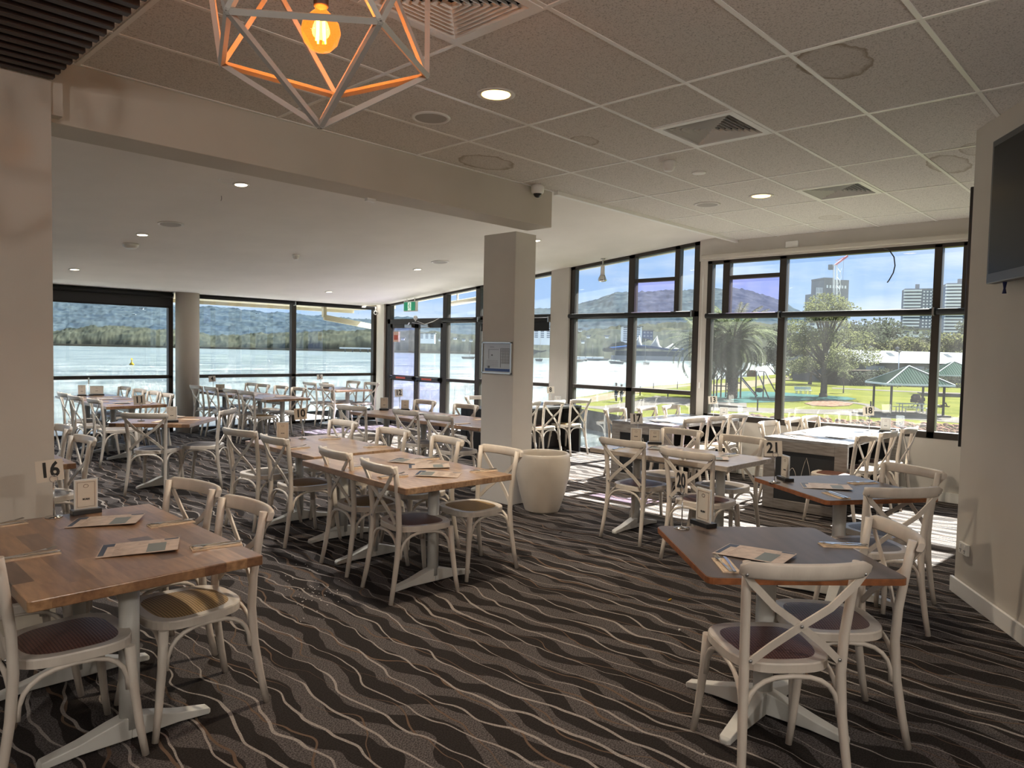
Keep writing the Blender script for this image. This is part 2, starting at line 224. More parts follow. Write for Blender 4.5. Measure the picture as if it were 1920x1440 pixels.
# ---------------------------------------------------------------- mesh helpers
class MB:
    def __init__(s): s.v=[]; s.f=[]; s.m=[]; s.s=[]
    def add(s,vs,fs,mi=0,sm=False):
        o=len(s.v); s.v+= [tuple(v) for v in vs]
        for f in fs: s.f.append([o+i for i in f]); s.m.append(mi); s.s.append(sm)
        return s
    def box(s,x0,x1,y0,y1,z0,z1,mi=0):
        if x0>x1:x0,x1=x1,x0
        if y0>y1:y0,y1=y1,y0
        if z0>z1:z0,z1=z1,z0
        return s.add([(x,y,z) for z in (z0,z1) for y in (y0,y1) for x in (x0,x1)],[(0,2,3,1),(4,5,7,6),(0,1,5,4),(2,6,7,3),(0,4,6,2),(1,3,7,5)],mi)
    def bar(s,p,q,w,h,mi=0,up=(0,0,1)):
        p=Vector(p);q=Vector(q);d=(q-p).normalized();u=Vector(up)
        a=d.cross(u)
        if a.length<1e-4:a=d.cross(Vector((1,0,0)))
        a.normalize();b=a.cross(d).normalized();a*=w/2;b*=h/2
        return s.add([p-a-b,p+a-b,p+a+b,p-a+b,q-a-b,q+a-b,q+a+b,q-a+b],[(0,3,2,1),(4,5,6,7),(0,1,5,4),(1,2,6,5),(2,3,7,6),(3,0,4,7)],mi)
    def prism(s,poly,z0,z1,mi=0,mi_side=None,sm=False):
        n=len(poly);ar=sum(poly[i][0]*poly[(i+1)%n][1]-poly[(i+1)%n][0]*poly[i][1] for i in range(n))
        if ar<0: poly=poly[::-1]
        vs=[(p[0],p[1],z0) for p in poly]+[(p[0],p[1],z1) for p in poly]
        s.add(vs,[list(range(n))[::-1],list(range(n,2*n))],mi)
        o=len(s.v)-2*n
        for i in range(n):
            j=(i+1)%n; s.f.append([o+i,o+j,o+n+j,o+n+i]); s.m.append(mi if mi_side is None else mi_side); s.s.append(sm)
        return s
    def tube(s,pts,r,n=10,mi=0,asp=1.0,up=None,closed=False,caps=True):
        pts=[Vector(p) for p in pts];N_=len(pts)
        if not hasattr(r,'__len__'): r=[r]*N_
        vs=[];prev=None
        for i,p in enumerate(pts):
            if closed: d=pts[(i+1)%N_]-pts[i-1]
            else: d=(pts[min(i+1,N_-1)]-pts[max(i-1,0)])
            d.normalize()
            if up is not None: a=d.cross(Vector(up))
            else:
                ref=prev if prev is not None else (Vector((0,0,1)) if abs(d.z)<.9 else Vector((1,0,0)))
                a=d.cross(ref) if prev is None else prev-d*prev.dot(d)
            if a.length<1e-6:a=d.orthogonal()
            a.normalize();prev=a;b=d.cross(a)
            for k in range(n):
                t_=2*PI*k/n; vs.append(p+a*cos(t_)*r[i]+b*sin(t_)*r[i]*asp)
        fs=[]
        for i in range(N_ if closed else N_-1):
            for k in range(n): 
                j=(i+1)%N_; fs.append((i*n+k,i*n+(k+1)%n,j*n+(k+1)%n,j*n+k))
        s.add(vs,fs,mi,True)
        if caps and not closed:
            o=len(s.v)-N_*n; s.f.append([o+k for k in range(n)][::-1]);s.m.append(mi);s.s.append(False); s.f.append([o+(N_-1)*n+k for k in range(n)]);s.m.append(mi);s.s.append(False)
        return s
    def lathe(s,prof,n=28,c=(0,0),mi=0,sm=True):
        vs=[];fs=[]
        for r,z in prof:
            for k in range(n): vs.append((c[0]+r*cos(2*PI*k/n),c[1]+r*sin(2*PI*k/n),z))
        for i in range(len(prof)-1):
            for k in range(n): fs.append((i*n+k,i*n+(k+1)%n,(i+1)*n+(k+1)%n,(i+1)*n+k))
        s.add(vs,fs,mi,sm); o=len(s.v)-len(vs)
        for i,fl_ in (((0,True),(len(prof)-1,False)) if len({z for _,z in prof})>1 else ()):
            if prof[i][0]>1e-5:
                q=[o+i*n+k for k in range(n)]; s.f.append(q[::-1] if fl_ else q); s.m.append(mi); s.s.append(False)
        return s
    def ball(s,c,r,mi=0,n=12,sq=(1,1,1)):
        prof=[(max(1e-4,sin(PI*i/n)),-cos(PI*i/n)) for i in range(n+1)]
        vs=[];fs=[];k2=n*2
        for a,z in prof:
            for k in range(k2): vs.append((c[0]+r*sq[0]*a*cos(2*PI*k/k2),c[1]+r*sq[1]*a*sin(2*PI*k/k2),c[2]+r*sq[2]*z))
        for i in range(n):
            for k in range(k2): fs.append((i*k2+k,i*k2+(k+1)%k2,(i+1)*k2+(k+1)%k2,(i+1)*k2+k))
        return s.add(vs,fs,mi,True)
    def build(s,name,mats,parent=None,bevel=0,loc=None,recalc=True):
        me=bpy.data.meshes.new(name); me.from_pydata(s.v,[],s.f)
        if not isinstance(mats,(list,tuple)): mats=[mats]
        for q in mats: me.materials.append(M[q] if isinstance(q,str) else q)
        me.polygons.foreach_set('material_index',s.m); me.polygons.foreach_set('use_smooth',s.s)
        if recalc:
            bm=bmesh.new(); bm.from_mesh(me); bmesh.ops.recalc_face_normals(bm,faces=bm.faces); bm.to_mesh(me); bm.free()
        me.update(); o=bpy.data.objects.new(name,me); COL.objects.link(o)
        if parent: o.parent=parent
        if loc is not None: o.location=loc
        if bevel:
            bv=o.modifiers.new('bevel','BEVEL'); bv.width=bevel; bv.segments=2; bv.limit_method='ANGLE'; bv.angle_limit=.7
        return o
def tag(o,label,cat,group=None,kind=None):
    if label:o['label']=label
    if cat:o['category']=cat
    if group:o['group']=group
    if kind:o['kind']=kind
    return o
def thing(name,label,cat,loc=(0,0,0),rz=0,group=None):
    o=bpy.data.objects.new(name,None); o.empty_display_size=.1; COL.objects.link(o); o.location=loc; o.rotation_euler=(0,0,rz)
    return tag(o,label,cat,group)
def struct(o): o['kind']='structure'; return o
def dup(root,loc,rz,label,cat=None,group=None):
    r=root.copy(); COL.objects.link(r); r.location=loc; r.rotation_euler=(0,0,rz); r['label']=label
    if group: r['group']=group
    for ch in list(root.children):
        c_=ch.copy(); COL.objects.link(c_); c_.parent=r
        for g in ch.children:
            d_=g.copy(); COL.objects.link(d_); d_.parent=c_
            for h in g.children:
                e_=h.copy(); COL.objects.link(e_); e_.parent=d_
    return r
def text(s_,size,matn,parent,loc,rot,ext=.0006,bold=.0,align='CENTER',name='lettering'):
    cu=bpy.data.curves.new(name,'FONT'); cu.body=s_; cu.size=size; cu.extrude=ext; cu.offset=bold; cu.align_x=align; cu.align_y='CENTER'; cu.resolution_u=3
    o=bpy.data.objects.new(name,cu); me=bpy.data.meshes.new_from_object(o); bpy.data.objects.remove(o); me.materials.clear(); me.materials.append(M[matn])
    o=bpy.data.objects.new(name,me); COL.objects.link(o); o.parent=parent; o.location=loc; o.rotation_euler=rot; return o
def rrect(x0,x1,y0,y1,r,n=4):
    P=[]
    for cx,cy,a in ((x1-r,y1-r,0),(x0+r,y1-r,90),(x0+r,y0+r,180),(x1-r,y0+r,270)):
        for k in range(n+1): t_=R_(a+90*k/n); P.append((cx+r*cos(t_),cy+r*sin(t_)))
    return P
# ---------------------------------------------------------------- room shell
XW,YW,ZC=9.17,13.42,3.134
def PZ(y): return max(2.505,3.17-.0942*(y-5.13))
struct(MB().box(-5,XW+.12,-4,YW+.12,-.25,0).build('floor','carpet'))
# tiled ceiling
b=MB(); b.box(1.2,XW+.1,-4,2.2,ZC,ZC+.05).box(1.2,XW+.1,2.78,4.58,ZC,ZC+.05)
for x0_,x1_ in ((1.2,1.89),(2.47,4.29),(4.87,6.69),(7.27,XW+.1)): b.box(x0_,x1_,2.2,2.78,ZC,ZC+.05)
b.prism([(-5,-4),(1.2,-4),(1.2,2.0),(-5,2.0)],ZC,ZC+.05); tile=struct(b.build('ceiling','ceiling_tile'))
b=MB()
for k in range(-9,6):
    y=1.585+.6*k
    if y<4.5: b.box(1.2 if y>2 else -5,XW,y-.012,y+.012,ZC-.004,ZC+.002)
for i in range(-7,5):
    x=3.68+1.2*i
    if x<XW: b.box(x-.012,x+.012,-4,4.58 if x>1.2 else 2.0,ZC-.005,ZC+.002)
for cx in (2.18,4.58,6.98): b.box(cx-.30 -.012,cx-.30+.012,2.2,2.78,ZC-.004,ZC+.002)
b.box(XW-.03,XW,-4,4.58,ZC-.02,ZC+.002); b.box(1.17,1.22,2,4.58,ZC-.03,ZC+.03); b.box(5.37,XW,4.535,4.585,ZC-.035,ZC+.12); b.box(1.2,5.37,4.575,4.598,ZC-.006,ZC+.03)
struct(b.build('trim_1','trim_white'))
# plaster ceiling over the lake side, sloping down to the windows
b=MB(); q=[(4.58,PZ(4.58)),(12.2,PZ(12.2)),(YW+.1,PZ(YW))]
for (y0,z0),(y1,z1) in zip(q[:-1],q[1:]):
    b.add([(-5,y0,z0),(XW+.1,y0,z0),(XW+.1,y1,z1),(-5,y1,z1),(-5,y0,z0+.1),(XW+.1,y0,z0+.1),(XW+.1,y1,z1+.1),(-5,y1,z1+.1)],[(0,3,2,1),(4,5,6,7),(0,1,5,4),(1,2,6,5),(2,3,7,6),(3,0,4,7)])
b.build('ceiling','ceiling_paint')['kind']='structure'
# roof over everything, keeps the sky out
b=MB(); b.box(-5.2,XW+.2,-4.2,YW+.2,3.45,3.55); struct(b.build('ceiling','black_void'))
b=MB(); b.box(-5,1.17,2,4.5,3.30,3.33); struct(b.build('ceiling','black_void'))
# beam and pillar
struct(MB().box(1.13,5.365,4.6,4.92,2.79,3.30).build('trim_2','wall_paint',bevel=.006))
col=struct(MB().box(5.35,5.66,5.06,5.52,0,2.80).build('trim_3','wall_white',bevel=.006))
b=MB(); b.box(-5,1.13,4.5,4.92,0,3.30); struct(b.build('wall_left','wall_paint'))
struct(MB().box(1.13,1.19,4.52,4.92,2.81,3.30).build('trim_4','wall_paint'))
b=MB(); b.box(-5.15,-5,-4,YW,0,3.45); struct(b.build('wall_rear_left','wall_paint'))
b=MB(); b.box(-5,XW,-4.15,-4,0,3.45); struct(b.build('wall_rear','wall_paint'))
# window wall of the park side: below and above the glass, posts
b=MB(); b.box(XW,XW+.15,-4,5.13,-1,.715); b.box(XW-.04,XW+.15,-4,5.10,2.885,3.45); b.box(XW,XW+.15,4.98,5.13,.7,3.45); b.box(XW-.05,XW+.15,7.42,7.80,-1,3.2); b.box(XW,XW+.15,-4,1.2,.7,2.9)
struct(b.build('wall_park_side','wall_white'))
b=MB(); b.box(XW-.025,XW,1.2,5.0,0,.11); struct(b.build('baseboard_park_side','trim_white',bevel=.004))
b=MB(); b.prism([(9.12,12.36),(9.32,12.36),(9.9,13.3),(9.9,13.6),(9.70,13.44),(9.68,13.40)],-1,2.75); struct(b.build('wall_corner','column_paint'))
b=MB(); b.box(XW-.02,XW+.14,7.8,12.4,2.5,2.5); 
# right hand wall in the foreground
A=Vector((5.69,1.15)); dr=Vector((-.834,-.552)); B_=A+dr*6.3; nn_=Vector((.552,-.834))
b=MB(); b.prism([tuple(A),tuple(B_),tuple(B_+nn_*.3),(5.9,.78),(9.3,.78),(9.3,1.12)],0,3.2); struct(b.build('wall_right','wall_paint'))
b=MB(); nl=Vector((-.552,.834)); b.prism([tuple(A+nl*.002-dr*.02),tuple(B_+nl*.002),tuple(B_+nl*.022),tuple(A+nl*.022-dr*.02)],0,.105); b.box(5.7,9.17,1.13,1.15,0,.1); struct(b.build('baseboard_right','trim_white',bevel=.003))
b=MB(); b.box(5.78,6.9,1.135,1.188,.99,2.78); tag(b.build('wall_board','black_plastic',bevel=.004),'thin black board edge standing proud of the right wall corner','wall board')
# round column at the lake windows
tag(struct(MB().lathe([(.2,0),(.2,2.56)],40,(5.45,13.28)).build('trim_5','column_paint')),None,None)
# ---- glazing. members in wall coordinates (along, z)
def window(name,plane,frame,panes,depth=.09,fm='window_frame'):
    w=bpy.data.objects.new(name,None); COL.objects.link(w); w['kind']='structure'
    def bx(b_,a0,a1,z0,z1,d0,d1):
        if plane=='x': b_.box(d0,d1,a0,a1,z0,z1)
        else: b_.box(a0,a1,d0,d1,z0,z1)
    P0=XW if plane=='x' else YW
    fb=MB()
    for (a0,a1,z0,z1) in frame: bx(fb,a0,a1,z0,z1,P0-.01,P0+depth)
    fb.build('window_frame',fm,w,bevel=.004)
    for (a0,a1,z0,z1,g) in panes:
        pb=MB()
        if isinstance(z1,tuple):
            za,zb=z1; X=P0+.04; pb.add([(X,a0,z0),(X,a1,z0),(X,a1,zb),(X,a0,za)],[(0,1,2,3)])
        else:
            X=P0+.04
            pb.add([(X,a0,z0),(X,a1,z0),(X,a1,z1),(X,a0,z1)] if plane=='x' else [(a0,X,z0),(a1,X,z0),(a1,X,z1),(a0,X,z1)],[(0,1,2,3)])
        pb.build('pane',g,w)
    return w
def slope_head(w,y0,y1,th=.05):      # head member following the raked ceiling
    z0,z1=PZ(y0),PZ(y1); X0,X1=XW-.01,XW+.09
    MB().add([(X0,y0,z0-th),(X1,y0,z0-th),(X1,y1,z1-th),(X0,y1,z1-th),(X0,y0,z0+.02),(X1,y0,z0+.02),(X1,y1,z1+.02),(X0,y1,z1+.02)],[(0,3,2,1),(4,5,6,7),(0,1,5,4),(1,2,6,5),(2,3,7,6),(3,0,4,7)]).build('head_rail','window_frame',w)
ZT=2.51
window('window_1','y',[(-1,5.25,0,.05),(-1,5.25,ZT-.1,ZT),(5.17,5.25,0,ZT),(-1,5.25,.965,1.025),(1.3,1.4,0,ZT)],[(-1,1.3,.05,.965,'glass_clear'),(1.4,5.17,.05,.965,'glass_clear'),(-1,1.3,1.025,ZT-.1,'glass_clear'),(1.4,5.17,1.025,ZT-.1,'glass_clear')])
window('window_2','y',[(5.64,5.72,0,ZT),(5.64,9.7,0,.05),(5.64,9.7,ZT-.06,ZT),(7.6,7.7,0,ZT),(9.61,9.72,0,ZT),(5.7,9.7,.965,1.025)],[(5.72,7.6,.05,.965,'glass_clear'),(7.7,9.61,.05,.965,'glass_clear'),(5.72,7.6,1.025,ZT,'glass_clear'),(7.7,9.61,1.025,ZT,'glass_clear')])
w3=window('window_3','x',[(12.2,12.38,0,2.58),(9.44,12.3,2.09,2.19),(10.43,10.55,0,2.68),(9.52,9.64,0,2.76),(9.64,10.43,.97,1.03),(9.64,10.43,0,.06),(7.78,9.52,2.13,2.21),(8.6,8.7,0,2.84),(7.78,7.84,0,2.93),(7.8,9.52,1.0,1.06),(7.8,9.52,0,.06)],
 [(9.64,10.43,.06,.97,'glass_clear'),(9.64,10.43,1.03,2.09,'glass_clear'),(10.55,12.2,2.19,(PZ(10.55),PZ(12.2)),'glass_clear'),(9.64,10.43,2.19,(PZ(9.64),PZ(10.43)),'glass_clear'),
  (8.7,9.52,.06,1.0,'glass_clear'),(8.7,9.52,1.06,2.13,'glass_clear'),(8.7,9.52,2.21,(PZ(8.7),PZ(9.52)),'glass_clear'),(7.84,8.6,.06,1.0,'glass_clear'),(7.84,8.6,1.06,2.13,'glass_clear'),(7.84,8.6,2.21,(PZ(7.84),PZ(8.6)),'glass_clear')])
slope_head(w3,7.78,12.38)
w4=window('window_4','x',[(7.33,7.43,0,2.98),(5.11,5.2,0,3.18),(5.11,7.43,2.12,2.2),(6.19,6.3,0,3.08),(5.43,5.51,2.2,3.14),(5.51,6.19,2.65,2.70),(5.2,7.35,1.01,1.07),(5.2,7.35,0,.06)],
 [(6.3,7.33,.06,1.01,'glass_clear'),(5.2,6.19,.06,1.01,'glass_clear'),(6.3,7.33,1.07,2.12,'glass_clear'),(5.2,6.19,1.07,2.12,'glass_clear'),(6.3,7.33,2.2,(PZ(6.3),PZ(7.33)),'glass_clear'),(5.51,6.19,2.2,2.65,'glass_violet'),(5.51,6.19,2.7,(PZ(5.51),PZ(6.19)),'glass_clear'),(5.2,5.43,2.2,(PZ(5.2),PZ(5.43)),'glass_clear')])
slope_head(w4,5.11,7.43)
w5=window('window_5','x',[(4.92,4.99,.7,2.9),(1.1,4.99,.70,.775),(1.1,4.99,2.84,2.9),(1.1,4.99,2.09,2.16),(4.66,4.76,2.1,2.88),(3.88,3.97,.7,2.88),(3.97,4.66,2.62,2.67),(2.12,2.2,.7,2.88),(1.84,1.92,2.12,2.88)],
 [(3.97,4.92,.775,2.09,'glass_clear'),(2.2,3.88,.775,2.09,'glass_clear'),(1.1,2.12,.775,2.09,'glass_clear'),(4.76,4.92,2.16,2.84,'glass_clear'),(3.97,4.66,2.16,2.62,'glass_violet'),(3.97,4.66,2.67,2.84,'glass_clear'),(2.2,3.88,2.16,2.84,'glass_clear'),(1.92,2.12,2.16,2.84,'glass_clear'),(1.1,1.84,2.16,2.84,'glass_clear')])
# glazed doors
def door(name,y0,y1):
    d=bpy.data.objects.new(name,None); COL.objects.link(d); d['kind']='structure'
    b=MB(); X0,X1=XW+.0,XW+.05
    b.box(X0,X1,y0,y0+.06,0.01,2.09); b.box(X0,X1,y1-.06,y1,0.01,2.09); b.box(X0,X1,y0,y1,2.0,2.09); b.box(X0,X1,y0,y1,0.01,.12); b.box(X0,X1,y0,y1,.93,1.04); b.build('door_frame','window_frame',d,bevel=.003)
    MB().add([(X0+.02,y0+.06,.12),(X0+.02,y1-.06,.12),(X0+.02,y1-.06,.93),(X0+.02,y0+.06,.93)],[(0,1,2,3)]).build('pane','glass_tint',d)
    MB().add([(X0+.02,y0+.06,1.04),(X0+.02,y1-.06,1.04),(X0+.02,y1-.06,2.0),(X0+.02,y0+.06,2.0)],[(0,1,2,3)]).build('pane','glass_tint' if y0>11 else 'glass_clear',d)
    MB().box(X0-.06,X0-.03,y0+.03,y1-.03,.965,1.02).box(X0-.06,X0,y0+.03,y0+.07,.955,1.03).box(X0-.06,X0,y1-.07,y1-.03,.955,1.03).build('push_bar','black_metal',d,bevel=.004)
    ym=(y0+y1)/2
    MB().box(X0-.065,X0-.060,ym-.15,ym+.15,.975,1.01).build('push_sticker','red_sign',d)['label']='red sticker on the push bar'
    ya=y0+.1 if y0>11 else y1-.4
    MB().box(X0-.05,X0,ya,ya+.22,2.01,2.07).bar((X0-.06,ya+.1,2.06),(X0-.2,ya+(-.12 if y0>11 else .30),2.10),.02,.015).build('door_closer','steel',d,bevel=.003)
    return d
d1=door('door_1',11.355,12.19); d2=door('door_2',10.56,11.345)
MB().box(XW-.004,XW+.002,11.93,12.1,1.72,1.93).build('warning_sticker','pale_sign',d1)['label']='pale orange notice sticker in the upper corner of the glass'
b=MB(); b.box(XW-.006,XW-.004,11.95,12.08,1.76,1.86); b.build('warning_sticker','red_sign',d1)
# roller blinds
def blind(name,plane,a0,a1,z,drop,label,off=.06,r=.035,zb=None,fab='blind_grey'):
    t_=thing('roller_blind',label,'blind',(0,0,0)); b=MB()
    if plane=='y': b.tube([(a0,YW-off,z),(a1,YW-off,z)],r,14)
    else: b.tube([(XW-off,a0,z),(XW-off,a1,z)],r,14)
    b.build('roller_tube','blind_black',t_)
    if drop:
        b=MB()
        if plane=='y': b.box(a0+.02,a1-.02,YW-off+.028,YW-off+.031,z-drop,z)
        else: b.box(XW-off+.028,XW-off+.031,a0+.02,a1-.02,z-drop,z)
        b.build('blind_fabric',fab,t_)
        b=MB()
        if plane=='y': b.box(a0+.02,a1-.02,YW-off+.02,YW-off+.04,z-drop-.03,z-drop)
        else: b.box(XW-off+.02,XW-off+.04,a0+.02,a1-.02,z-drop-.03,z-drop)
        b.build('bottom_rail','blind_black',t_)
    b=MB()
    if plane=='y': b.box(a1-.01,a1+.01,YW-off-.04,YW-.0,z-.05,z+.05)
    else: b.box(XW-off-.035,XW-.012,a0-.01,a0+.01,z-.045,z+.045)
    b.build('bracket','steel',t_); return t_
blind('b','y',1.5,5.22,2.455,.2,'black roller blind partly lowered over the far left lake window',r=.045)
blind('b','y',5.70,7.63,2.46,.0,'rolled up black blind above the lake window right of the round column')
blind('b','y',7.68,9.62,2.46,.0,'rolled up black blind above the last lake window before the corner')
blind('b','x',5.18,7.40,2.165,.0,'black roller blind rolled up on the transom of the window behind the spotlight')
blind('b','x',3.93,4.97,2.125,.0,'short black roller blind on the transom in front of the palm')
blind('b','x',2.17,3.90,2.125,.0,'long black roller blind on the transom above the park tree view')
blind('b','x',1.2,2.14,2.125,.0,'black roller blind on the transom beside the foreground wall')
blind('b','x',9.5,10.5,2.14,.0,'slim black roller blind above the glazing right of the doors',r=.03)
blind('b','x',8.65,9.48,2.10,.14,'black blind with lowered skirt at the left edge of the square pillar',fab='blind_black')
blind('b','x',7.82,8.6,2.12,.16,'black blind with lowered skirt right of the square pillar',fab='blind_black')
# park side white roller cover above the glass
struct(MB().box(XW-.10,XW-.035,1.1,5.05,2.905,2.965).build('trim_6','wall_paint',bevel=.012))
# ---------------------------------------------------------------- ceiling fittings
def CE(px_,py_):   # point of the photo on the sloping ceiling
    d=ray(px_,py_); k=.0942; t_=(3.17+k*5.13-CAMH)/(d.z+k*d.y); return CP+d*t_
SL=-math.atan(.0942)
def downlight(p,label,tilt,r=.085,em='light_white',power=18,col=(1,.95,.88),group=None):
    t_=thing('downlight',label,'ceiling light',p,0,group); t_.rotation_euler=(tilt,0,0)
    MB().lathe([(r*.86,-.001),(r*1.0,-.010),(r*1.15,-.006),(r*1.17,0)],28).build('trim_ring','lamp_ring',t_)
    MB().lathe([(.001,-.004),(r*.86,-.004)],28).build('diffuser',em,t_)
    l=bpy.data.lights.new('downlight_lamp','SPOT'); l.energy=power; l.color=col; l.spot_size=2.2; l.spot_blend=.8; l.shadow_soft_size=.07
    o=bpy.data.objects.new('lamp_light',l); COL.objects.link(o); o.parent=t_; o.location=(0,0,-.03); return t_
def speaker(p,label,tilt):
    t_=thing('ceiling_speaker',label,'ceiling speaker',p); t_.rotation_euler=(tilt,0,0)
    MB().lathe([(.105,-.001),(.112,-.010),(.128,-.008),(.133,0)],32).build('trim_ring','lamp_ring',t_)
    MB().lathe([(.001,-.006),(.105,-.006)],32).build('grille','speaker_mesh',t_); return t_
PW=190
for (px_,py_,lb) in ((452,346,'round recessed downlight nearest the beam on the white ceiling, beside a patched mark'),(267,440,'round recessed downlight beside the flat white detector on the left ceiling'),(140,505,'round recessed downlight closest to the far left lake window'),(783,505,'round recessed downlight to the left of the square pillar'),(617,547,'round recessed downlight nearest the exit sign corner'),(1005,451,'round recessed downlight just right of the square pillar head')):
    downlight(CE(px_,py_),lb,SL,r=.062,power=PW)
p=CE(426,339); pm=MB().tube([(.075*cos(2*PI*k/20)*(1+.12*sin(3*k)),.075*sin(2*PI*k/20),0) for k in range(17)],[.006+.008*(k%5==0) for k in range(17)],6,asp=.15).build('plaster_patch','trim_white',loc=p); pm.rotation_euler=(SL,0,0); tag(pm,'rough white plaster patch mark on the ceiling beside the downlight nearest the beam','patch mark')
downlight((3.12,3.14,ZC),'warm glowing round downlight in the ceiling tiles right of the hanging pendant',0,em='light_disc',power=PW,col=(1,.84,.64),r=.1)
downlight((6.74,3.13,ZC),'warm glowing round downlight in the ceiling tiles near the park windows',0,em='light_disc',power=PW,col=(1,.84,.64),r=.1)
for (x,y,z,e) in ((-1.2,1.2,2.5,30),(1.6,-1.3,2.5,60),(-2.6,-1.4,2.5,50),(-3.2,2.2,2.5,15)):   # added fill lights out of view, at pendant height; no fixtures modelled
    l=bpy.data.lights.new('added_fill_light','POINT'); l.energy=e; l.color=(1,.94,.87); l.shadow_soft_size=.055
    o=bpy.data.objects.new('added_fill_light',l); COL.objects.link(o); o.location=(x,y,z)
for y_ in (6.44,9.05,11.85):  # added unseen spots on the downlight spacing, behind the left wall; no fixtures
    l=bpy.data.lights.new('added_fill_spot','SPOT'); l.energy=PW; l.color=(1,.95,.88); l.spot_size=2.2; l.spot_blend=.8; l.shadow_soft_size=.06
    o=bpy.data.objects.new('added_fill_spot',l); COL.objects.link(o); o.location=(-.95,y_,PZ(y_)-.03)
speaker((3.15,3.78,ZC),'round grey ceiling speaker below the nearer tile downlight',0); speaker((6.79,3.73,ZC),'round grey ceiling speaker beyond the farther tile downlight',0)
speaker(CE(320,420),'round grey ceiling speaker in the white ceiling on the left',SL); speaker(CE(825,491),'round grey ceiling speaker in the white ceiling beside the square pillar',SL)
def detector(p,label,tilt,r=.055,h=.05,name='smoke_detector',cat='smoke detector'):
    t_=thing(name,label,cat,p); t_.rotation_euler=(tilt,0,0)
    MB().lathe([(r*1.05,0),(r*1.05,-.014),(r,-.018),(r,-h*.6),(r*.9,-h*.66),(r*.7,-h),(.001,-h)],28).build('housing','plastic_white',t_)
    b=MB()
    for k in range(10): a=2*PI*k/10; b.box(-.001,.001,-.001,.001,0,0) if 0 else b.tube([(r*.93*cos(a),r*.93*sin(a),-h*.5),(r*.93*cos(a+.45),r*.93*sin(a+.45),-h*.5)],.004,6)
    b.build('sensor_slots','dome_dark',t_); return t_
detector((5.10,3.15,ZC),'white dome smoke detector hanging from the tiled ceiling',0,r=.05,h=.075)
detector(CE(245,458),'wide flat white detector with cast shadow on the left white ceiling',SL,r=.085,h=.05)
detector(CE(555,478),'small white smoke detector in the middle of the white ceiling',SL,r=.042,h=.06)
tag(MB().lathe([(.001,-.012),(.055,-.010),(.062,0)],24,(5.56,3.14)).build('cover_plate','plastic_white',loc=(0,0,ZC)),'small blank white disc beside the dome smoke detector','cover plate')
p=G(618,364,2.79); tag(MB().box(-.04,.04,-.02,.02,-.025,0).build('junction_cover','plastic_white',loc=(3.45,4.88,2.79)),'tiny white fitting on the underside of the beam','cover plate')
p=CE(415,367); tag(MB().tube([(0,0,0),(.003,0,-.03),(-.004,0,-.05)],.002,6).build('ceiling_hook','black_metal',loc=p),'tiny dark wire hook hanging from the white ceiling','hook')
# air diffusers
def diffuser(cx,cy,label):
    t_=thing('air_diffuser',label,'air vent',(cx,cy,ZC)); fr=MB(); lv=MB(); s0=.292
    for (a0,a1,c0,c1) in ((-s0,s0,-s0,-s0+.045),(-s0,s0,s0-.045,s0),(-s0,-s0+.045,-s0+.045,s0-.045),(s0-.045,s0,-s0+.045,s0-.045)): fr.box(a0,a1,c0,c1,-.008,.004)
    fr.build('vent_frame','trim_white',t_)
    MB().box(-s0,s0,-s0,s0,.060,.064).build('backing','black_void',t_)
    for k in range(8):
        h=.245-.03*k; i=h-.011; z0,z1=-.004,.020
        if i<0: i=.002
        for a in range(4):
            ca,sa=[(1,0),(0,1),(-1,0),(0,-1)][a]
            def rt(x,y,z): return (x*ca-y*sa,x*sa+y*ca,z)
            lv.add([rt(-h,-h,z0),rt(h,-h,z0),rt(i,-i,z1),rt(-i,-i,z1)],[(0,1,2,3)])
    lv.build('louvre_blades','trim_white',t_,recalc=False); return t_
diffuser(2.18,2.49,'large square louvred vent in the ceiling above the pendant lamp'); diffuser(4.58,2.49,'square louvred vent in the middle of the tiled ceiling'); diffuser(6.98,2.49,'square louvred vent in the tiled ceiling nearest the park windows')
# slatted ceiling
for k in range(16):
    y=4.44-.1*k
    o=MB().box(-4.9,1.13,y-.022,y+.022,2.975,3.10).build('ceiling_slat','brown_slat',bevel=.003)
    ordn=['closest to the pillar']+['%s from the pillar'%w_ for w_ in ('second','third','fourth','fifth','sixth','seventh','eighth','ninth','tenth','eleventh','twelfth','thirteenth','fourteenth','fifteenth','sixteenth')]
    tag(o,'dark brown ceiling slat at top left, '+ordn[k],'ceiling slat','dark slats of the top left ceiling')
struct(MB().box(-4.9,-4.7,2.8,4.5,3.1,3.14).box(-1,-.95,2.8,4.5,3.1,3.3).build('trim_7','brown_slat'))
# security cameras
t_=thing('dome_camera','white dome security camera at the end of the beam','security camera',(5.06,4.52,ZC-.02))
MB().lathe([(.05,.02),(.062,-.0),(.058,-.05),(.045,-.062)],24).build('housing','plastic_white',t_); MB().ball((0,0,-.058),.04,0,10).build('dome_lens','dome_dark',t_)
t_=thing('bullet_camera','small white ball security camera at the window corner under the ceiling','security camera',(9.5,13.18,2.36))
MB().tube([(0,0,.13),(0,0,.03)],.02,12).ball((0,0,0),.05,0,10).build('housing','plastic_white',t_); MB().ball((-.03,-.03,0),.028,0,8).build('lens','dome_dark',t_)
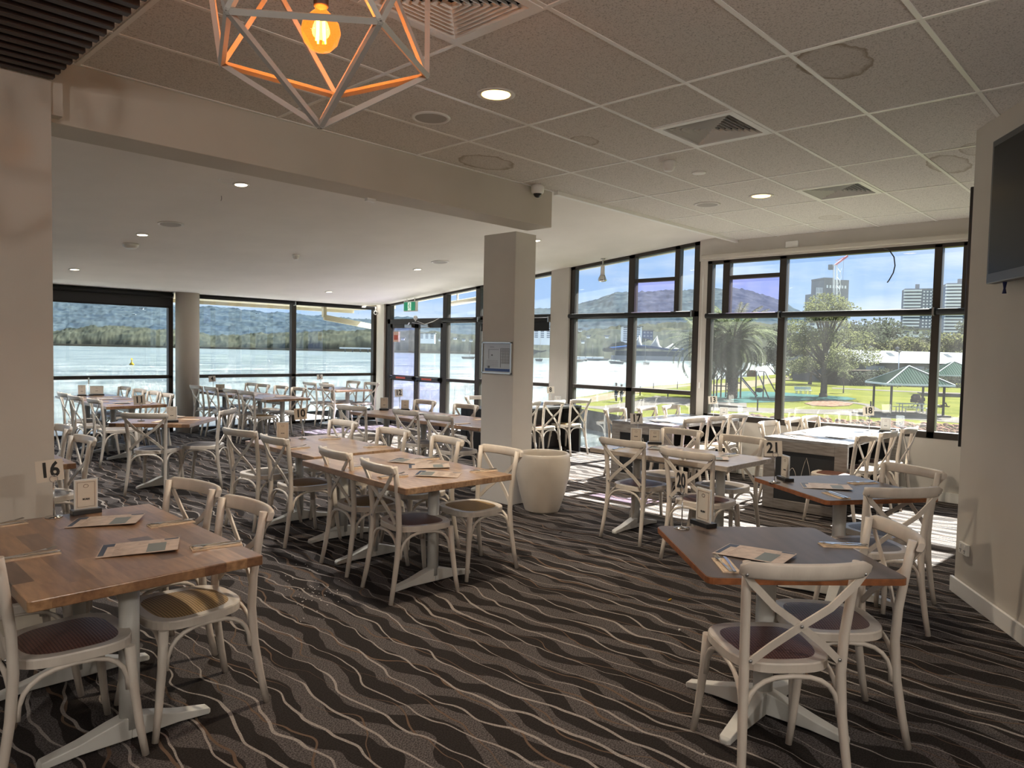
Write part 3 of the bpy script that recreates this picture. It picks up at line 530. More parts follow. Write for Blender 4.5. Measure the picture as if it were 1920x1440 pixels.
# exit sign
t_=thing('exit_sign','green running man exit sign hanging above the glass doors','exit sign',(9.0,11.33,2.42),R_(-90)); 
MB().box(-.19,.19,-.03,.03,-.10,.10).build('sign_box','plastic_white',t_,bevel=.004); MB().box(-.175,.175,-.034,-.030,-.085,.085).build('sign_face','exit_green',t_)
b=MB(); b.box(-.05,.05,-.036,-.034,-.08,.08); b.build('door_symbol','exit_white',t_)
b=MB(); b.ball((.005,-.038,.055),.012,0,6)
for P,Q,w_ in (((.0,0,.04),(-.01,0,-.005),.018),((-.01,0,-.0),(.03,0,-.03),.012),((.03,0,-.03),(.02,0,-.065),.01),((-.01,0,-.0),(-.02,0,-.04),.012),((-.02,0,-.04),(-.045,0,-.055),.01),((0,0,.035),(.035,0,.02),.008),((0,0,.035),(-.03,0,.015),.008)): b.bar((P[0],-.038,P[2]),(Q[0],-.038,Q[2]),w_,.002,up=(0,1,0))
b.build('running_figure','exit_green',t_); MB().bar((-.12,0,.10),(-.12,0,.17),.012,.012).bar((.12,0,.10),(.12,0,.17),.012,.012).build('hanger','plastic_white',t_)
# spotlight on window 4
t_=thing('spotlight','silver reflector spotlight hanging from the ceiling before the tall window','spotlight',(9.0,6.67,PZ(6.67)))
MB().lathe([(.035,0),(.035,-.015),(.012,-.02),(.012,-.11)],16).build('stem','steel',t_); MB().lathe([(.028,-.1),(.032,-.2),(.035,-.25)],18).build('lamp_holder','lamp_ring',t_); MB().lathe([(.03,-.24),(.062,-.30),(.068,-.33),(.05,-.35),(.001,-.36)],20).build('reflector_bulb','chrome',t_)
t_=thing('spotlight','small white spotlight fixed on the door transom','spotlight',(9.1,11.3,2.2)); MB().ball((0,0,0),.045,0,8).tube([(0,0,-.07),(0,0,0)],.015,8).build('lamp_head','plastic_white',t_)
tag(MB().tube([(9.1,11.25,2.13),(9.09,11.0,2.07),(9.09,10.75,2.12),(9.11,10.6,2.18)],.006,6).build('loose_cable','plastic_white'),'loose white cable sagging over the door transom','cable')
tag(MB().tube([(9.12,2.72,2.87),(9.11,2.66,2.85),(9.10,2.60,2.76),(9.10,2.585,2.66),(9.10,2.60,2.58),(9.10,2.64,2.50),(9.10,2.66,2.47)],.007,8).build('loose_cable','black_plastic'),'curved black cable dangling across the top of the park window','cable')
tag(MB().box(XW-.075,XW-.04,3.72,3.88,2.97,3.05).build('sensor_box','plastic_white',bevel=.006),'small white plastic box high on the wall above the park window','sensor')
tag(MB().tube([(XW-.02,5.05,2.9),(XW-.025,5.05,1.5)],.003,6).box(XW-.04,XW-.015,5.04,5.06,1.12,1.2).build('blind_chain','plastic_white'),'thin white blind chain hanging on the post between the tall windows','blind chain')
# evacuation plan on the pillar
t_=thing('framed_plan','silver framed floor plan with a blue bar hung on the square pillar','notice',(5.35,5.29,1.515),R_(-90))
b=MB(); 
for (a0,a1,c0,c1) in ((-.215,.215,-.165,-.15),(-.215,.215,.15,.165),(-.215,-.2,-.165,.165),(.2,.215,-.165,.165)): b.box(a0,a1,-.02,-.0,c0,c1)
b.build('frame','alu',t_,bevel=.002); MB().box(-.2,.2,-.010,-.002,-.15,.15).build('plan_sheet','plan_paper',t_)
MB().box(-.17,.19,-.0115,-.010,-.14,-.112).build('blue_bar','plan_blue',t_)
b=MB()
for k in range(10): b.box(.075+.012*k,.077+.012*k,-.0115,-.010,-.06,.10)
for k in range(6): b.box(-.15,.02,-.0115,-.010,-.09+.012*k,-.088+.012*k); b.box(.06,.18,-.0115,-.010,-.05+.03*k,-.048+.03*k)
b.box(.055,.06,-.0115,-.010,-.1,.1); b.box(-.1,-.04,-.0115,-.010,.11,.114); b.box(-.08,-.06,-.0115,-.010,.02,.035); b.box(-.13,-.10,-.0115,-.010,-.108,-.085); b.box(-.12,.03,-.0115,-.010,.085,.088); b.box(-.12,-.117,-.0115,-.010,-.01,.088)
b.build('plan_drawing','plan_line',t_)
# television
t_=thing('television','large wall-mounted television cropped by the right edge of the photo','television',(0,0,0))
P0=Vector((5.265,.885)); dt=dr
def wp(s_,o_): q_=Vector((5.69,1.15))+dr*s_+nl*o_; return (q_.x,q_.y)
s0=(P0-Vector((5.69,1.15))).dot(dr)
MB().prism([wp(s0,.05),wp(s0+1.45,.05),wp(s0+1.45,.11),wp(s0,.11)],2.06,2.92).build('bezel','tv_bezel',t_,bevel=.006)
MB().prism([wp(s0+.03,.11),wp(s0+1.42,.11),wp(s0+1.42,.113),wp(s0+.03,.113)],2.12,2.88).build('screen','tv_screen',t_)
MB().prism([wp(s0+.3,.003),wp(s0+1.1,.003),wp(s0+1.1,.05),wp(s0+.3,.05)],2.3,2.7).build('wall_bracket','black_metal',t_)
q_=wp(s0+.17,.08); tag(MB().tube([(q_[0],q_[1],2.058),(q_[0],q_[1],2.02),(q_[0],q_[1],1.99)],[.012,.006,.012],8).build('lanyard','lanyard_blue'),'short dark blue strap dangling beneath the television','strap')
# power point
q_=Vector(wp((Vector((5.56,1.07))-Vector((5.69,1.15))).dot(dr),.012)); t_=thing('power_point','white double power point low on the right wall','power socket',(q_.x,q_.y,.335),math.atan2(dr.y,dr.x)+PI)
MB().box(-.062,.062,-.010,.010,-.038,.038).build('cover_plate','socket_white',t_,bevel=.003)
t2=MB()
for sx_ in (-.03,.03):
    t2.box(sx_-.010,sx_-.006,.010,.0115,-.015,-.004); t2.box(sx_+.006,sx_+.010,.010,.0115,-.015,-.004); t2.box(sx_-.002,sx_+.002,.010,.0115,-.028,-.018)
t2.build('pin_slots','black_plastic',t_)
for sx_ in (-.03,.03): MB().box(sx_-.006,sx_+.006,.010,.014,.012,.028).build('switch','plastic_white',t_)
# ---------------------------------------------------------------- pendant
t_=thing('pendant_lamp','white wire icosahedron pendant with one glowing amber globe bulb','pendant lamp',(1.225,2.0,2.2755))
a=.40; phi=.8657; V=[Vector((0,0,0))]+[Vector((.8507*a*cos(phi+k*2*PI/5),.8507*a*sin(phi+k*2*PI/5),.5257*a)) for k in range(5)]+[Vector((.8507*a*cos(phi+PI/5+k*2*PI/5),.8507*a*sin(phi+PI/5+k*2*PI/5),1.3764*a)) for k in range(5)]+[Vector((0,0,1.9021*a))]
ctr=Vector((0,0,.951*a))
for i in range(12):
    for j in range(i+1,12):
        if abs((V[i]-V[j]).length-a)<.01:
            mid=(V[i]+V[j])/2-ctr
            MB().bar(V[i],V[j],.016,.016,up=mid).build('frame_strut','pendant_paint',t_)
zb=.285
MB().lathe([(.001,zb-.062),(.03,zb-.053),(.05,zb-.033),(.06,zb),(.055,zb+.025),(.035,zb+.05),(.018,zb+.066),(.017,zb+.08)],28).build('globe_bulb',glass('bulb_amber',(1,.60,.20),.05,glow=.55),t_)['label']='clear amber glass globe bulb'
b=MB()
for k in range(4): aa=k*PI/2; b.tube([(.012*cos(aa),.012*sin(aa),zb+.04),(.016*cos(aa),.016*sin(aa),zb-.03)],.0028,6)
b.build('filament','filament',t_); MB().lathe([(.021,zb+.075),(.023,zb+.08),(.023,zb+.16),(.012,zb+.17),(.004,zb+.175),(.004,ZC-2.2755)],18).build('lamp_holder','brown_slat',t_)
l=bpy.data.lights.new('bulb_light','POINT'); l.energy=9; l.color=(1,.42,.12); l.shadow_soft_size=.03; o=bpy.data.objects.new('bulb_light',l); COL.objects.link(o); o.parent=t_; o.location=(0,0,zb)
# ---------------------------------------------------------------- planter
t_=thing('planter_pot','large empty cream glazed planter standing against the square pillar','planter',(5.43,4.70,0))
MB().lathe([(.165,0),(.175,.02),(.225,.18),(.262,.34),(.275,.46),(.268,.55),(.262,.575),(.252,.585),(.240,.578),(.238,.55),(.245,.45),(.23,.33),(.19,.15),(.001,.10)],48).build('pot','planter_glaze',t_)
for (px_,py_,nm,mt,lb,cat,s_) in ((1256,1126,'wrapper_scrap','yellow_wrap','small yellow scrap lying on the dark carpet','litter',(.045,.012,.012)),(1274,1184,'shell_scrap','crumb_white','white broken scrap on the carpet beside the front right table','litter',(.018,.012,.016)),(1051,999,'cork_scrap','crumb_black','small black scrap on the carpet in front of the planter','litter',(.04,.012,.008)),(1320,1415,'crumb','crumb_white','tiny pale crumb on the carpet at the bottom edge near the front right table','litter',(.008,.006,.005))):
    p=G(px_,py_); tag(MB().ball((0,0,s_[2]*.5),.5,0,6,sq=s_).build(nm,mt,loc=(p.x,p.y,0)),lb,cat)
rg=random.Random(5); b=MB()
for k in range(60):
    p=G(560+rg.gauss(20,26),1112+rg.gauss(0,22)); b.box(p.x,p.x+.004,p.y,p.y+.006,0.0005,.003)
tag(b.build('crumbs','crumb_white'),'scatter of tiny crumbs on the carpet in front of the middle tables','crumbs',kind='stuff')
# ---------------------------------------------------------------- cross back chair
def build_chair():
    t_=thing('cross_back_chair','x','chair')
    def sq(hw_f,hw_r,yf,yr,n=40,e=3.2,sh=0):       # rounded trapezoid outline
        P=[]
        for k in range(n):
            a=2*PI*k/n; cx=abs(cos(a))**(2/e)*(1 if cos(a)>=0 else -1); cy=abs(sin(a))**(2/e)*(1 if sin(a)>=0 else -1)
            y=(yf+yr)/2+cy*(yf-yr)/2; f=(y-yr)/(yf-yr); P.append((cx*((hw_r+(hw_f-hw_r)*f)-sh),y))
        return P
    o_=sq(.222,.185,.215,-.195); i_=sq(.178,.145,.172,-.150); n=len(o_)
    b=MB(); vs=[]
    for P,z in ((o_,.432),(o_,.462),([(x*.985,y*.985) for x,y in o_],.468),(i_,.466),(i_,.44)): vs+=[(x,y,z) for x,y in P]
    fs=[]
    for r in range(5):
        for k in range(n): r2=(r+1)%5; fs.append((r*n+k,r*n+(k+1)%n,r2*n+(k+1)%n,r2*n+k))
    b.add(vs,fs,0,False); sf=b.build('seat_frame','white_wood',t_)
    for p in sf.data.polygons: p.use_smooth=False
    b=MB(); vs=[];fs=[]; R=6
    for r in range(R):
        s_=1-r/R; z=.466+.010*(1-s_*s_)
        vs+=[(x*s_,.011+(y-.011)*s_,z) for x,y in i_]
    for r in range(R-1):
        for k in range(n): fs.append((r*n+k,r*n+(k+1)%n,(r+1)*n+(k+1)%n,(r+1)*n+k))
    vs.append((0,.011,.476)); 
    for k in range(n): fs.append(((R-1)*n+k,(R-1)*n+(k+1)%n,len(vs)-1))
    b.add(vs,fs,0,True); st=b.build('seat','cane_tan',t_,recalc=False)
    for s_ in (-1,1):
        pts=[(s_*.205,-.262,0),(s_*.197,-.238,.12),(s_*.188,-.212,.28),(s_*.184,-.200,.44),(s_*.188,-.206,.58),(s_*.198,-.226,.74),(s_*.204,-.243,.862)]
        MB().tube(pts,[.0145,.016,.018,.0185,.018,.0175,.017],12).build('leg','white_wood',t_)
        pts=[(s_*.218,.222,0),(s_*.206,.204,.12),(s_*.194,.186,.28),(s_*.186,.176,.435)]
        MB().tube(pts,[.0135,.0155,.018,.020],12).build('leg','white_wood',t_)
    # top rail, bowed to the rear and wrapped behind the posts
    b=MB(); K=18; vs=[];fs=[]
    for i in range(K+1):
        u=-1+2*i/K; x=.238*u; y=-.300+.046*abs(u)**2.3; zc=.842+.0*u; hh=.0305*(1 if abs(u)<.9 else (1-((abs(u)-.9)/.1)**2*.45)); tt=.0125
        nx=-(.046*2.3*abs(u)**1.3*(1 if u>0 else -1))/.238; nv=Vector((nx*-1*-1,1,0)).normalized()
        for (a_,c_) in ((-1,-.75),(-1,.75),(-.55,1),(.55,1),(1,.75),(1,-.75),(.55,-1),(-.55,-1)): vs.append((x+nv.x*tt*a_,y+nv.y*tt*a_-(.010 if c_>0 else 0),zc+hh*c_))
    for i in range(K):
        for k in range(8): fs.append((i*8+k,i*8+(k+1)%8,(i+1)*8+(k+1)%8,(i+1)*8+k))
    b.add(vs,fs,0,True); b.f.append(list(range(8)));b.m.append(0);b.s.append(False); b.f.append([K*8+k for k in range(8)]);b.m.append(0);b.s.append(False)
    br=b.build('backrest','white_wood',t_)
    # crossed slats
    for s_ in (-1,1):
        off=-.006*s_
        pts=[(s_*.222,-.268,.835),(s_*.19,-.262+off,.79),(s_*.10,-.258+off,.70),(0,-.245+off,.63-.0),(s_*-.10,-.225+off,.55),(s_*-.168,-.212,.485)]
        b=MB(); P=[Vector(p) for p in pts]; w_=.0135; th=.004; vs=[];fs=[]
        for i,p in enumerate(P):
            d=(P[min(i+1,5)]-P[max(i-1,0)]).normalized(); side=d.cross(Vector((0,1,0))).normalized()
            for (aa,cc) in ((-1,-1),(1,-1),(1,1),(-1,1)): vs.append(p+side*w_*aa+Vector((0,1,0))*th*cc)
        for i in range(5):
            for k in range(4): fs.append((i*4+k,i*4+(k+1)%4,(i+1)*4+(k+1)%4,(i+1)*4+k))
        fs+= [(0,1,2,3),(20,21,22,23)]; b.add(vs,fs); b.build('cross_slat','white_wood',t_)
    b=MB()
    for x,y,z in ((.217,-.275,.826),(-.217,-.275,.826),(0,-.256,.63),(.168,-.218,.49),(-.168,-.218,.49)): b.ball((x,y,z),.007,0,5)
    b.build('bolt','steel',t_)
    # bentwood braces
    def arch(p,q,top,sag=.0,r=.0095):
        p=Vector(p);q=Vector(q);pts=[]
        for i in range(13):
            a_=PI*i/12; m_=(p+q)/2; h_=(q-p)/2; e=.75
            pts.append(m_-h_*(abs(cos(a_))**e*(1 if cos(a_)>0 else -1))+Vector((0,0,(top-p.z)*sin(a_)**.8)))
        MB().tube(pts,r,8,asp=1.0).build('brace','white_wood',t_)
    arch((-.178,-.205,.27),(.178,-.205,.27),.425); arch((-.184,.180,.27),(.184,.180,.27),.425)
    arch((.186,-.190,.27),(.192,.168,.27),.425); arch((-.186,-.190,.27),(-.192,.168,.27),.425)
    return t_
chair0=build_chair(); used=[False]
def chair(x,y,f,seat,label,group=None,rail=True):
    """x,y: middle of the top rail; f: direction faced, degrees"""
    d=Vector((cos(R_(f)),sin(R_(f)))); c=Vector((x,y))+d*(.275 if rail else 0)
    if not used[0]: used[0]=True; r=chair0; r.location=(c.x,c.y,0); r.rotation_euler=(0,0,R_(f-90)); r['label']=label
    else: r=dup(chair0,(c.x,c.y,0),R_(f-90),label)
    if group: r['group']=group
    for ch in r.children:
        if ch.name.split('.')[0]=='seat':
            ch.material_slots[0].link='OBJECT'; ch.material_slots[0].material=M['cane_'+seat]
            
    return r
P16='chairs at the front left wooden table'
chair(1.58,3.17,180,'tan','white cross-back chair with golden cane seat at the right front of table 16',P16)
chair(1.60,3.80,188,'brown','white cross-back chair just behind the golden seated one at table 16',P16)
chair(.53,3.11,0,'brown','white chair with dark brown woven seat cropped by the left edge under table 16',P16)
chair(.50,3.80,0,'brown','mostly hidden white chair at table 16 beyond the brown seated one',P16)
P10='chairs around the middle wooden tables'
chair(2.73,3.77,-10,'brown','white cross-back chair with worn dark red seat nearest the camera at the middle tables',P10)
chair(2.83,4.42,-7,'tan','white cross-back chair with brown cane seat just left of the worn red seated one',P10)
chair(2.87,5.36,-4,'tan','white chair left of table 10, its tan seat showing under the X back',P10)
chair(2.88,5.97,8,'pale','white cross-back chair with pale seat farthest left along the middle tables',P10)
chair(4.02,6.08,180,'tan','farthest chair on the window side of table 10, only its back above the wood top',P10)
chair(3.98,5.22,180,'grey','second farthest chair on the window side of the middle tables',P10)
chair(3.94,4.44,170,'grey','third farthest chair on the window side of the middle tables, its bowed back facing us',P10)
chair(3.87,3.76,176,'tan','white cross-back chair with tan cane seat beside the planter and square pillar',P10)
P12='chairs around table 12'
chair(5.12,7.6,15,'pale','white chair left-most on the near side of the table 12 row',P12)
chair(5.28,6.74,0,'grey','white chair in the middle of the near side of the table 12 row',P12)
chair(5.18,6.03,0,'grey','white chair nearest the square pillar on the near side of the table 12 row',P12)
chair(6.52,7.85,180,'pale','white chair facing the room on the door side of table 12, left one',P12)
chair(6.50,6.98,180,'pale','white chair on the door side of table 12, half behind the square pillar',P12)
chair(2.79,7.88,47,'grey','white cross-back chair seen square from behind at table 11, full X in view','chairs at table 11')
chair(3.72,7.92,137,'grey','white cross-back chair in profile with grey seat to the right of table 11','chairs at table 11')
P15='chairs beside the left wall'
chair(1.84,7.05,180,'grey','white chair half hidden by the left wall, the farther of the two beside it',P15)
chair(1.75,6.15,182,'grey','glossy white chair close behind the wall corner above the number 16 card',P15)
P3='chairs around the far left window tables'
chair(3.02,11.6,0,'grey','far left window table chair cut by the left wall edge',P3); chair(2.97,10.9,2,'grey','second chair from the left wall on the room side of the far left tables',P3); chair(3.0,10.22,0,'grey','third chair from the left wall on the room side of the far left tables',P3)
chair(4.22,12.72,180,'pale','farthest lake side chair at the far left tables below the window rail',P3); chair(4.20,12.0,180,'pale','second farthest lake side chair at the far left tables',P3); chair(4.18,11.35,180,'pale','third lake side chair at the far left tables, above the number 11 card',P3); chair(4.14,10.75,178,'pale','nearest lake side chair at the far left tables beside the round column',P3)
P4='chairs around table 4'
chair(5.35,12.72,0,'grey','farthest near-side chair of table 4, in front of the round column foot',P4); chair(5.36,12.15,0,'brown','second chair on the near side of table 4 right of the round column',P4); chair(5.38,11.45,2,'grey','third chair on the near side of table 4',P4); chair(5.36,10.88,0,'tan','nearest chair of table 4 with a tan seat below its X back',P4)
chair(6.58,13.05,180,'pale','farthest chair on the lake side of table 4',P4); chair(6.58,12.62,182,'pale','second chair on the lake side of table 4, close beside the farthest one',P4); chair(6.60,11.98,180,'pale','third chair on the lake side of table 4',P4); chair(6.60,11.38,180,'pale','nearest chair on the lake side of table 4, before the dark window post',P4)
P5='chairs around table 5'
chair(7.72,12.95,0,'pale','left white chair on the near side of table 5',P5); chair(7.74,12.35,2,'tan','right white chair on the near side of table 5 with tan seat',P5); chair(8.88,13.08,180,'pale','left white chair on the lake side of table 5',P5); chair(8.9,12.45,182,'pale','white chair on the lake side of table 5 nearest the window corner',P5)
P17='chairs around table 17'
chair(5.02,3.48,-2,'brown','white chair with brown woven seat at the left of the weathered table',P17); chair(4.83,2.76,-2,'brown','white cross-back chair directly behind the number 20 card',P17)
chair(6.18,3.58,176,'pale','white chair on the far side of table 17 before the dark counter end',P17); chair(6.1,2.92,174,'pale','white chair on the far side of table 17 nearest the number 21 card',P17)
P13='chairs along the counter table 13'
chair(7.75,5.50,-90,'brown','leftmost white chair on the lake side of the counter table 13',P13); chair(8.38,5.42,-88,'brown','middle white chair on the lake side of the counter table 13',P13); chair(8.86,5.34,-86,'brown','white chair on the lake side of counter table 13 nearest the window',P13)
chair(7.42,4.12,90,'brown','leftmost white chair on the near side of counter table 13',P13); chair(7.93,4.10,92,'brown','middle white chair on the near side of counter table 13',P13); chair(8.5,4.12,90,'brown','right-hand white chair on the near side of counter table 13',P13)
P18='chairs along the counter table 18'
chair(7.72,3.42,-90,'brown','white chair with rounded back left of the whitewashed counter table 18',P18); chair(8.40,3.42,-88,'brown','middle white chair on the sill side of counter table 18',P18); chair(8.86,3.40,-90,'brown','white chair on the sill side of counter table 18 closest to the glass',P18)
chair(7.25,2.22,88,'brown','white chair nearest the camera on the right side of counter table 18',P18); chair(7.82,2.19,90,'brown','middle white chair on the right side of counter table 18',P18); chair(8.45,2.17,90,'brown','white chair on the right side of counter table 18 closest to the glass',P18)
P8='chairs around the dark table 8'
chair(7.62,6.86,90,'pale','white chair of table 8 half hidden behind the square pillar',P8); chair(8.15,6.84,90,'brown','white X back chair of table 8 just right of the square pillar',P8); chair(8.76,6.83,88,'tan','white X back chair of table 8 with tan seat beside its dark end panel',P8); chair(8.55,8.15,-90,'pale','white chair on the far side of table 8 under the window rail',P8); chair(7.85,8.2,-95,'pale','white chair showing left of the square pillar, at the far side of table 8',P8)
P20='chairs at the front right tables'
chair(2.56,.97,48,'brown','white chair with dark red woven seat in the right foreground, back to us',P20); chair(3.40,.91,130,'brown','white cross-back chair with grey-brown seat at the right side of table 20',P20)
chair(4.47,1.17,52,'grey','white cross-back chair at table 21 seen from behind with straight top rail',P20); chair(5.38,1.36,157,'grey','white cross-back chair on the right of table 21 near the right wall',P20)
# ---------------------------------------------------------------- tables
TH_=.74
def foot(b,cx,cy,ax,half,h0=.085,h1=.028,w0=.07,w1=.05):
    for s_ in (-1,1):
        dx,dy=(s_,0) if ax=='x' else (0,s_)
        if isinstance(ax,float): dx,dy=s_*cos(ax),s_*sin(ax)
        px_,py_=-dy,dx; vs=[]
        for (l_,w_,za,zb) in ((0,w0,.012,h0+.02),(.08,w0*.95,.012,h0),(half*.6,(w0+w1)/2,.012,h0*.62),(half,w1,.0,h1),(half+.012,w1*.6,.0,h1*.6)):
            for (k,z) in ((-1,za),(1,za),(1,zb),(-1,zb)): vs.append((cx+dx*l_+px_*w_/2*k,cy+dy*l_+py_*w_/2*k,z))
        fs=[(0,1,2,3),(16,17,18,19)]
        for i in range(4):
            for k in range(4): fs.append((i*4+k,i*4+(k+1)%4,(i+1)*4+(k+1)%4,(i+1)*4+k))
        b.add(vs,fs)
def tbl(cx,cy,w,l,rz,label,wood='butcher_block',cols=((0,-.38),(0,.38)),ftax='x',half=.31,th=.04,grp=None,rnd=False,edge=None,rc=.012,rad=.038,z=TH_):
    t_=thing('dining_table',label,'table',(cx,cy,0),rz,grp)
    b=MB(); b.prism(rrect(-w/2,w/2,-l/2,l/2,rc),z-th,z-(.0 if not edge else .002),1 if edge else 0)
    if edge: b.prism(rrect(-w/2+.002,w/2-.002,-l/2+.002,l/2-.002,rc),z-.002,z,0)
    b.build('tabletop',[wood,edge] if edge else wood,t_,bevel=.004)
    for (x,y) in cols:
        b=MB(); b.tube([(x,y,.05),(x,y,z-th)],rad,20).box(x-.1,x+.1,y-.1,y+.1,z-th-.012,z-th); b.build('pedestal','white_metal',t_)
        b=MB()
        if rnd: b.lathe([(.26,0),(.265,.012),(.22,.022),(.06,.05),(.045,.09)],30,(x,y))
        elif ftax=='+': foot(b,x,y,R_(45),half,.10); foot(b,x,y,R_(135),half,.10)
        else: foot(b,x,y,ftax,half)
        b.build('foot','white_metal',t_,bevel=.004)
    if len(cols)==2 and ftax=='x':
        MB().box(cols[0][0]-.02,cols[0][0]+.02,cols[0][1],cols[1][1],z-th-.075,z-th-.012).build('under_rail','white_metal',t_)
    return t_
tbl(1.03,3.39,.82,1.30,R_(-1),'butcher block dining table at front left carrying the number 16 card',cols=((0,-.33),(0,.40)))
tbl(3.22,4.12,.88,1.38,R_(-4),'butcher block table in the middle nearest the camera, with three menus',wood='pale_block')
tbl(3.42,5.53,.82,1.22,R_(-2),'butcher block table 10 joined behind the middle table with menus',wood='pale_block')
tbl(5.90,6.28,.86,1.22,R_(0),'brown wooden table meeting the left edge of the square pillar',cols=((0,-.4),(0,.4)))
tbl(5.92,7.55,.86,1.22,R_(2),'brown wooden table carrying the number 12 card near the doors')
tbl(3.18,8.35,.84,.84,R_(-43),'small square wooden table with the number 11 card',cols=((0,0),),half=.3,ftax='+')
tbl(1.17,6.33,.8,1.25,0,'wooden table mostly hidden by the left wall, only a corner showing')
tbl(3.62,11.05,.78,1.2,0,'far left wooden window table, nearer of two in the row'); tbl(3.66,12.35,.78,1.2,0,'far left wooden window table, farther one carrying the framed cards')
tbl(5.98,11.22,.78,1.2,0,'wooden table nearest in the table 4 row by the lake window'); tbl(5.96,12.52,.78,1.2,0,'wooden table with the number 4 card by the round column')
tbl(8.3,12.72,.86,1.05,0,'wooden table with the number 5 card in the window corner on round disc feet',wood='pale_block',cols=((0,-.28),(0,.28)),rnd=True,ftax='y')
tbl(5.52,3.24,.74,1.36,R_(-2),'weathered wooden table with the number 17 card',wood='weathered_top',cols=((0,-.42),(0,.42)))
tbl(3.09,1.345,.80,.82,R_(-44),'dark laminate table in the right foreground with the number 20 card','dark_laminate',cols=((0,0),),ftax='+',half=.36,edge='ply_edge',rc=.035,th=.028,rad=.042)
tbl(4.96,1.68,.80,.82,R_(-34),'dark laminate table behind the front right one with the number 21 card','dark_laminate',cols=((0,0),),ftax='+',half=.36,edge='ply_edge',rc=.035,th=.028,rad=.042)
def counter(x0,x1,y0,y1,label,dark=False,ends='near'):
    t_=thing('counter_table',label,'table',((x0+x1)/2,(y0+y1)/2,0)); hx=(x1-x0)/2; hy=(y1-y0)/2; z=.75
    MB().box(-hx,hx,-hy,hy,z-.035,z).build('tabletop','black_metal' if dark else 'counter_top',t_,bevel=.003)
    fm='black_metal' if dark else 'weathered_board'
    for s_ in (-1,1):
        xo=s_*hx; xi=xo-s_*.045; b=MB()
        b.box(xi,xo,-hy,-hy+.12,0.01,z-.035).box(xi,xo,hy-.12,hy,.01,z-.035).box(xi,xo,-hy+.12,hy-.12,z-.135,z-.035).box(xi,xo,-hy+.12,hy-.12,.01,.11); b.build('end_frame',fm,t_,bevel=.003)
        MB().box(xi,xo-s_*.010,-hy+.12,hy-.12,.11,z-.135).build('end_panel','blackboard',t_)
    b=MB(); b.box(-hx+.045,hx-.045,-.02,.02,.05,z-.035).box(-hx+.045,hx-.045,-.16,.16,.05,.07); b.build('centre_panel','brown_slat' if dark else 'shed_brown',t_)
    b=MB(); X=-hx-.004
    if not dark:
        for pts in ([(-.03,.02),(-.02,.10),(0.0,.19),(.025,.27),(.05,.19),(.07,.09),(.075,.02)],):
            b.tube([(X+.012,-p[0]*1.0+.0,.30+p[1]) for p in pts],.0022,5)
        for cx_,w_,h_ in ((.115,.05,.15),(-.125,.035,.15)):
            b.tube([(X+.012,cx_+w_*k,.30+h_*(1-k*k)**.8) for k in [-1,-.8,-.5,-.2,0,.2,.5,.8,1]],.0022,5)
        b.tube([(X+.012,.14*sin(a_),.24-.07*cos(a_)) for a_ in [R_(q) for q in range(-60,61,12)]],.0022,5)
        b.build('leaf_emblem','card',t_)['label']='thin pale outline of pointed leaves on the black panel'
    else: b=None
    return t_
counter(7.32,9.1,2.43,3.27,'whitewashed counter table with black leaf-outlined end panel nearest the right wall')
counter(7.40,9.1,4.42,5.28,'whitewashed counter table with black end panel behind the weathered number 17 table')
counter(7.15,9.05,7.05,7.80,'dark framed counter table by the tall windows carrying card 8',dark=True)
# ---------------------------------------------------------------- things on tables
def number(x,y,n_,label,face,h=.285,z=TH_,mt='card',tiltx=0,sc=1):
    t_=thing('table_number',label,'table number',(x,y,z),face)
    MB().lathe([(.038,0),(.038,.005),(.012,.009),(.004,.014)],24).tube([(0,0,.008),(0,0,.175)],.0032,8).build('stand','chrome',t_)
    b=MB(); b.tube([(.017*cos(2*PI*k/18),-.004,.19+.017*sin(2*PI*k/18)) for k in range(18)],.0018,6,closed=True); b.build('clip_ring','chrome',t_)
    cd=MB().box(-.058*sc,.058*sc,-.0015,.0,0,.105*sc).build('number_card',mt,t_); cd.location=(-.012,0,.178); cd.rotation_euler=(0,R_(-4),0)
    tx=text(n_,.100*sc,'ink',cd,(0,-.0022,.054*sc),(R_(90),0,0),bold=.0030,name='number'); tx.scale=(.84,1,1); return t_
def display(x,y,label,face,h=.15,w=.105,z=TH_,pl=None):
    t_=thing('menu_display',label,'sign holder',(x,y,z),face)
    MB().box(-w/2-.012,w/2+.012,-.032,.032,0,.022).build('base','black_plastic',t_,bevel=.002)
    MB().box(-w/2,w/2,-.004,.004,.015,.022+h).build('acrylic_sleeve','acrylic',t_); MB().box(-w/2+.006,w/2-.006,-.0052,-.004,.026,.016+h).build('paper_insert','card' if z<.745 else 'card_white',t_)
    b=MB(); a_,c_=w/2-.013,h+.008
    b.box(-a_,a_,-.0058,-.005,c_-.0015,c_).box(-a_,a_,-.0058,-.005,.034,.0355).box(-a_,-a_+.0015,-.0058,-.005,.034,c_).box(a_-.0015,a_,-.0058,-.005,.034,c_)
    b.tube([(.011*cos(2*PI*k/14),-.0055,h-.012+.008*sin(2*PI*k/14)) for k in range(14)],.0012,5,closed=True); b.build('printed_border','menu_text',t_)
    text('SCAN',.012,'ink',t_,(0,-.0056,.072),(R_(90),0,0),bold=.0006); return t_
def face(x,y,extra=0): return math.atan2(y,x)-PI/2+R_(extra)
number(1.0,4.00,'16','white card with a black 16 on a chrome stand beside the left wall',face(1,4,12)); display(1.14,4.0,'small framed scan card in a clear holder beside the number 16 stand',face(1.14,4,14))
number(3.13,1.80,'20','tan card with a black 20 on a dark stand at the front right table',face(3.1,1.8,-60)); display(3.27,1.76,'tall framed scan card in a black base beside the number 20 stand',face(3.2,1.8,-50),h=.165)
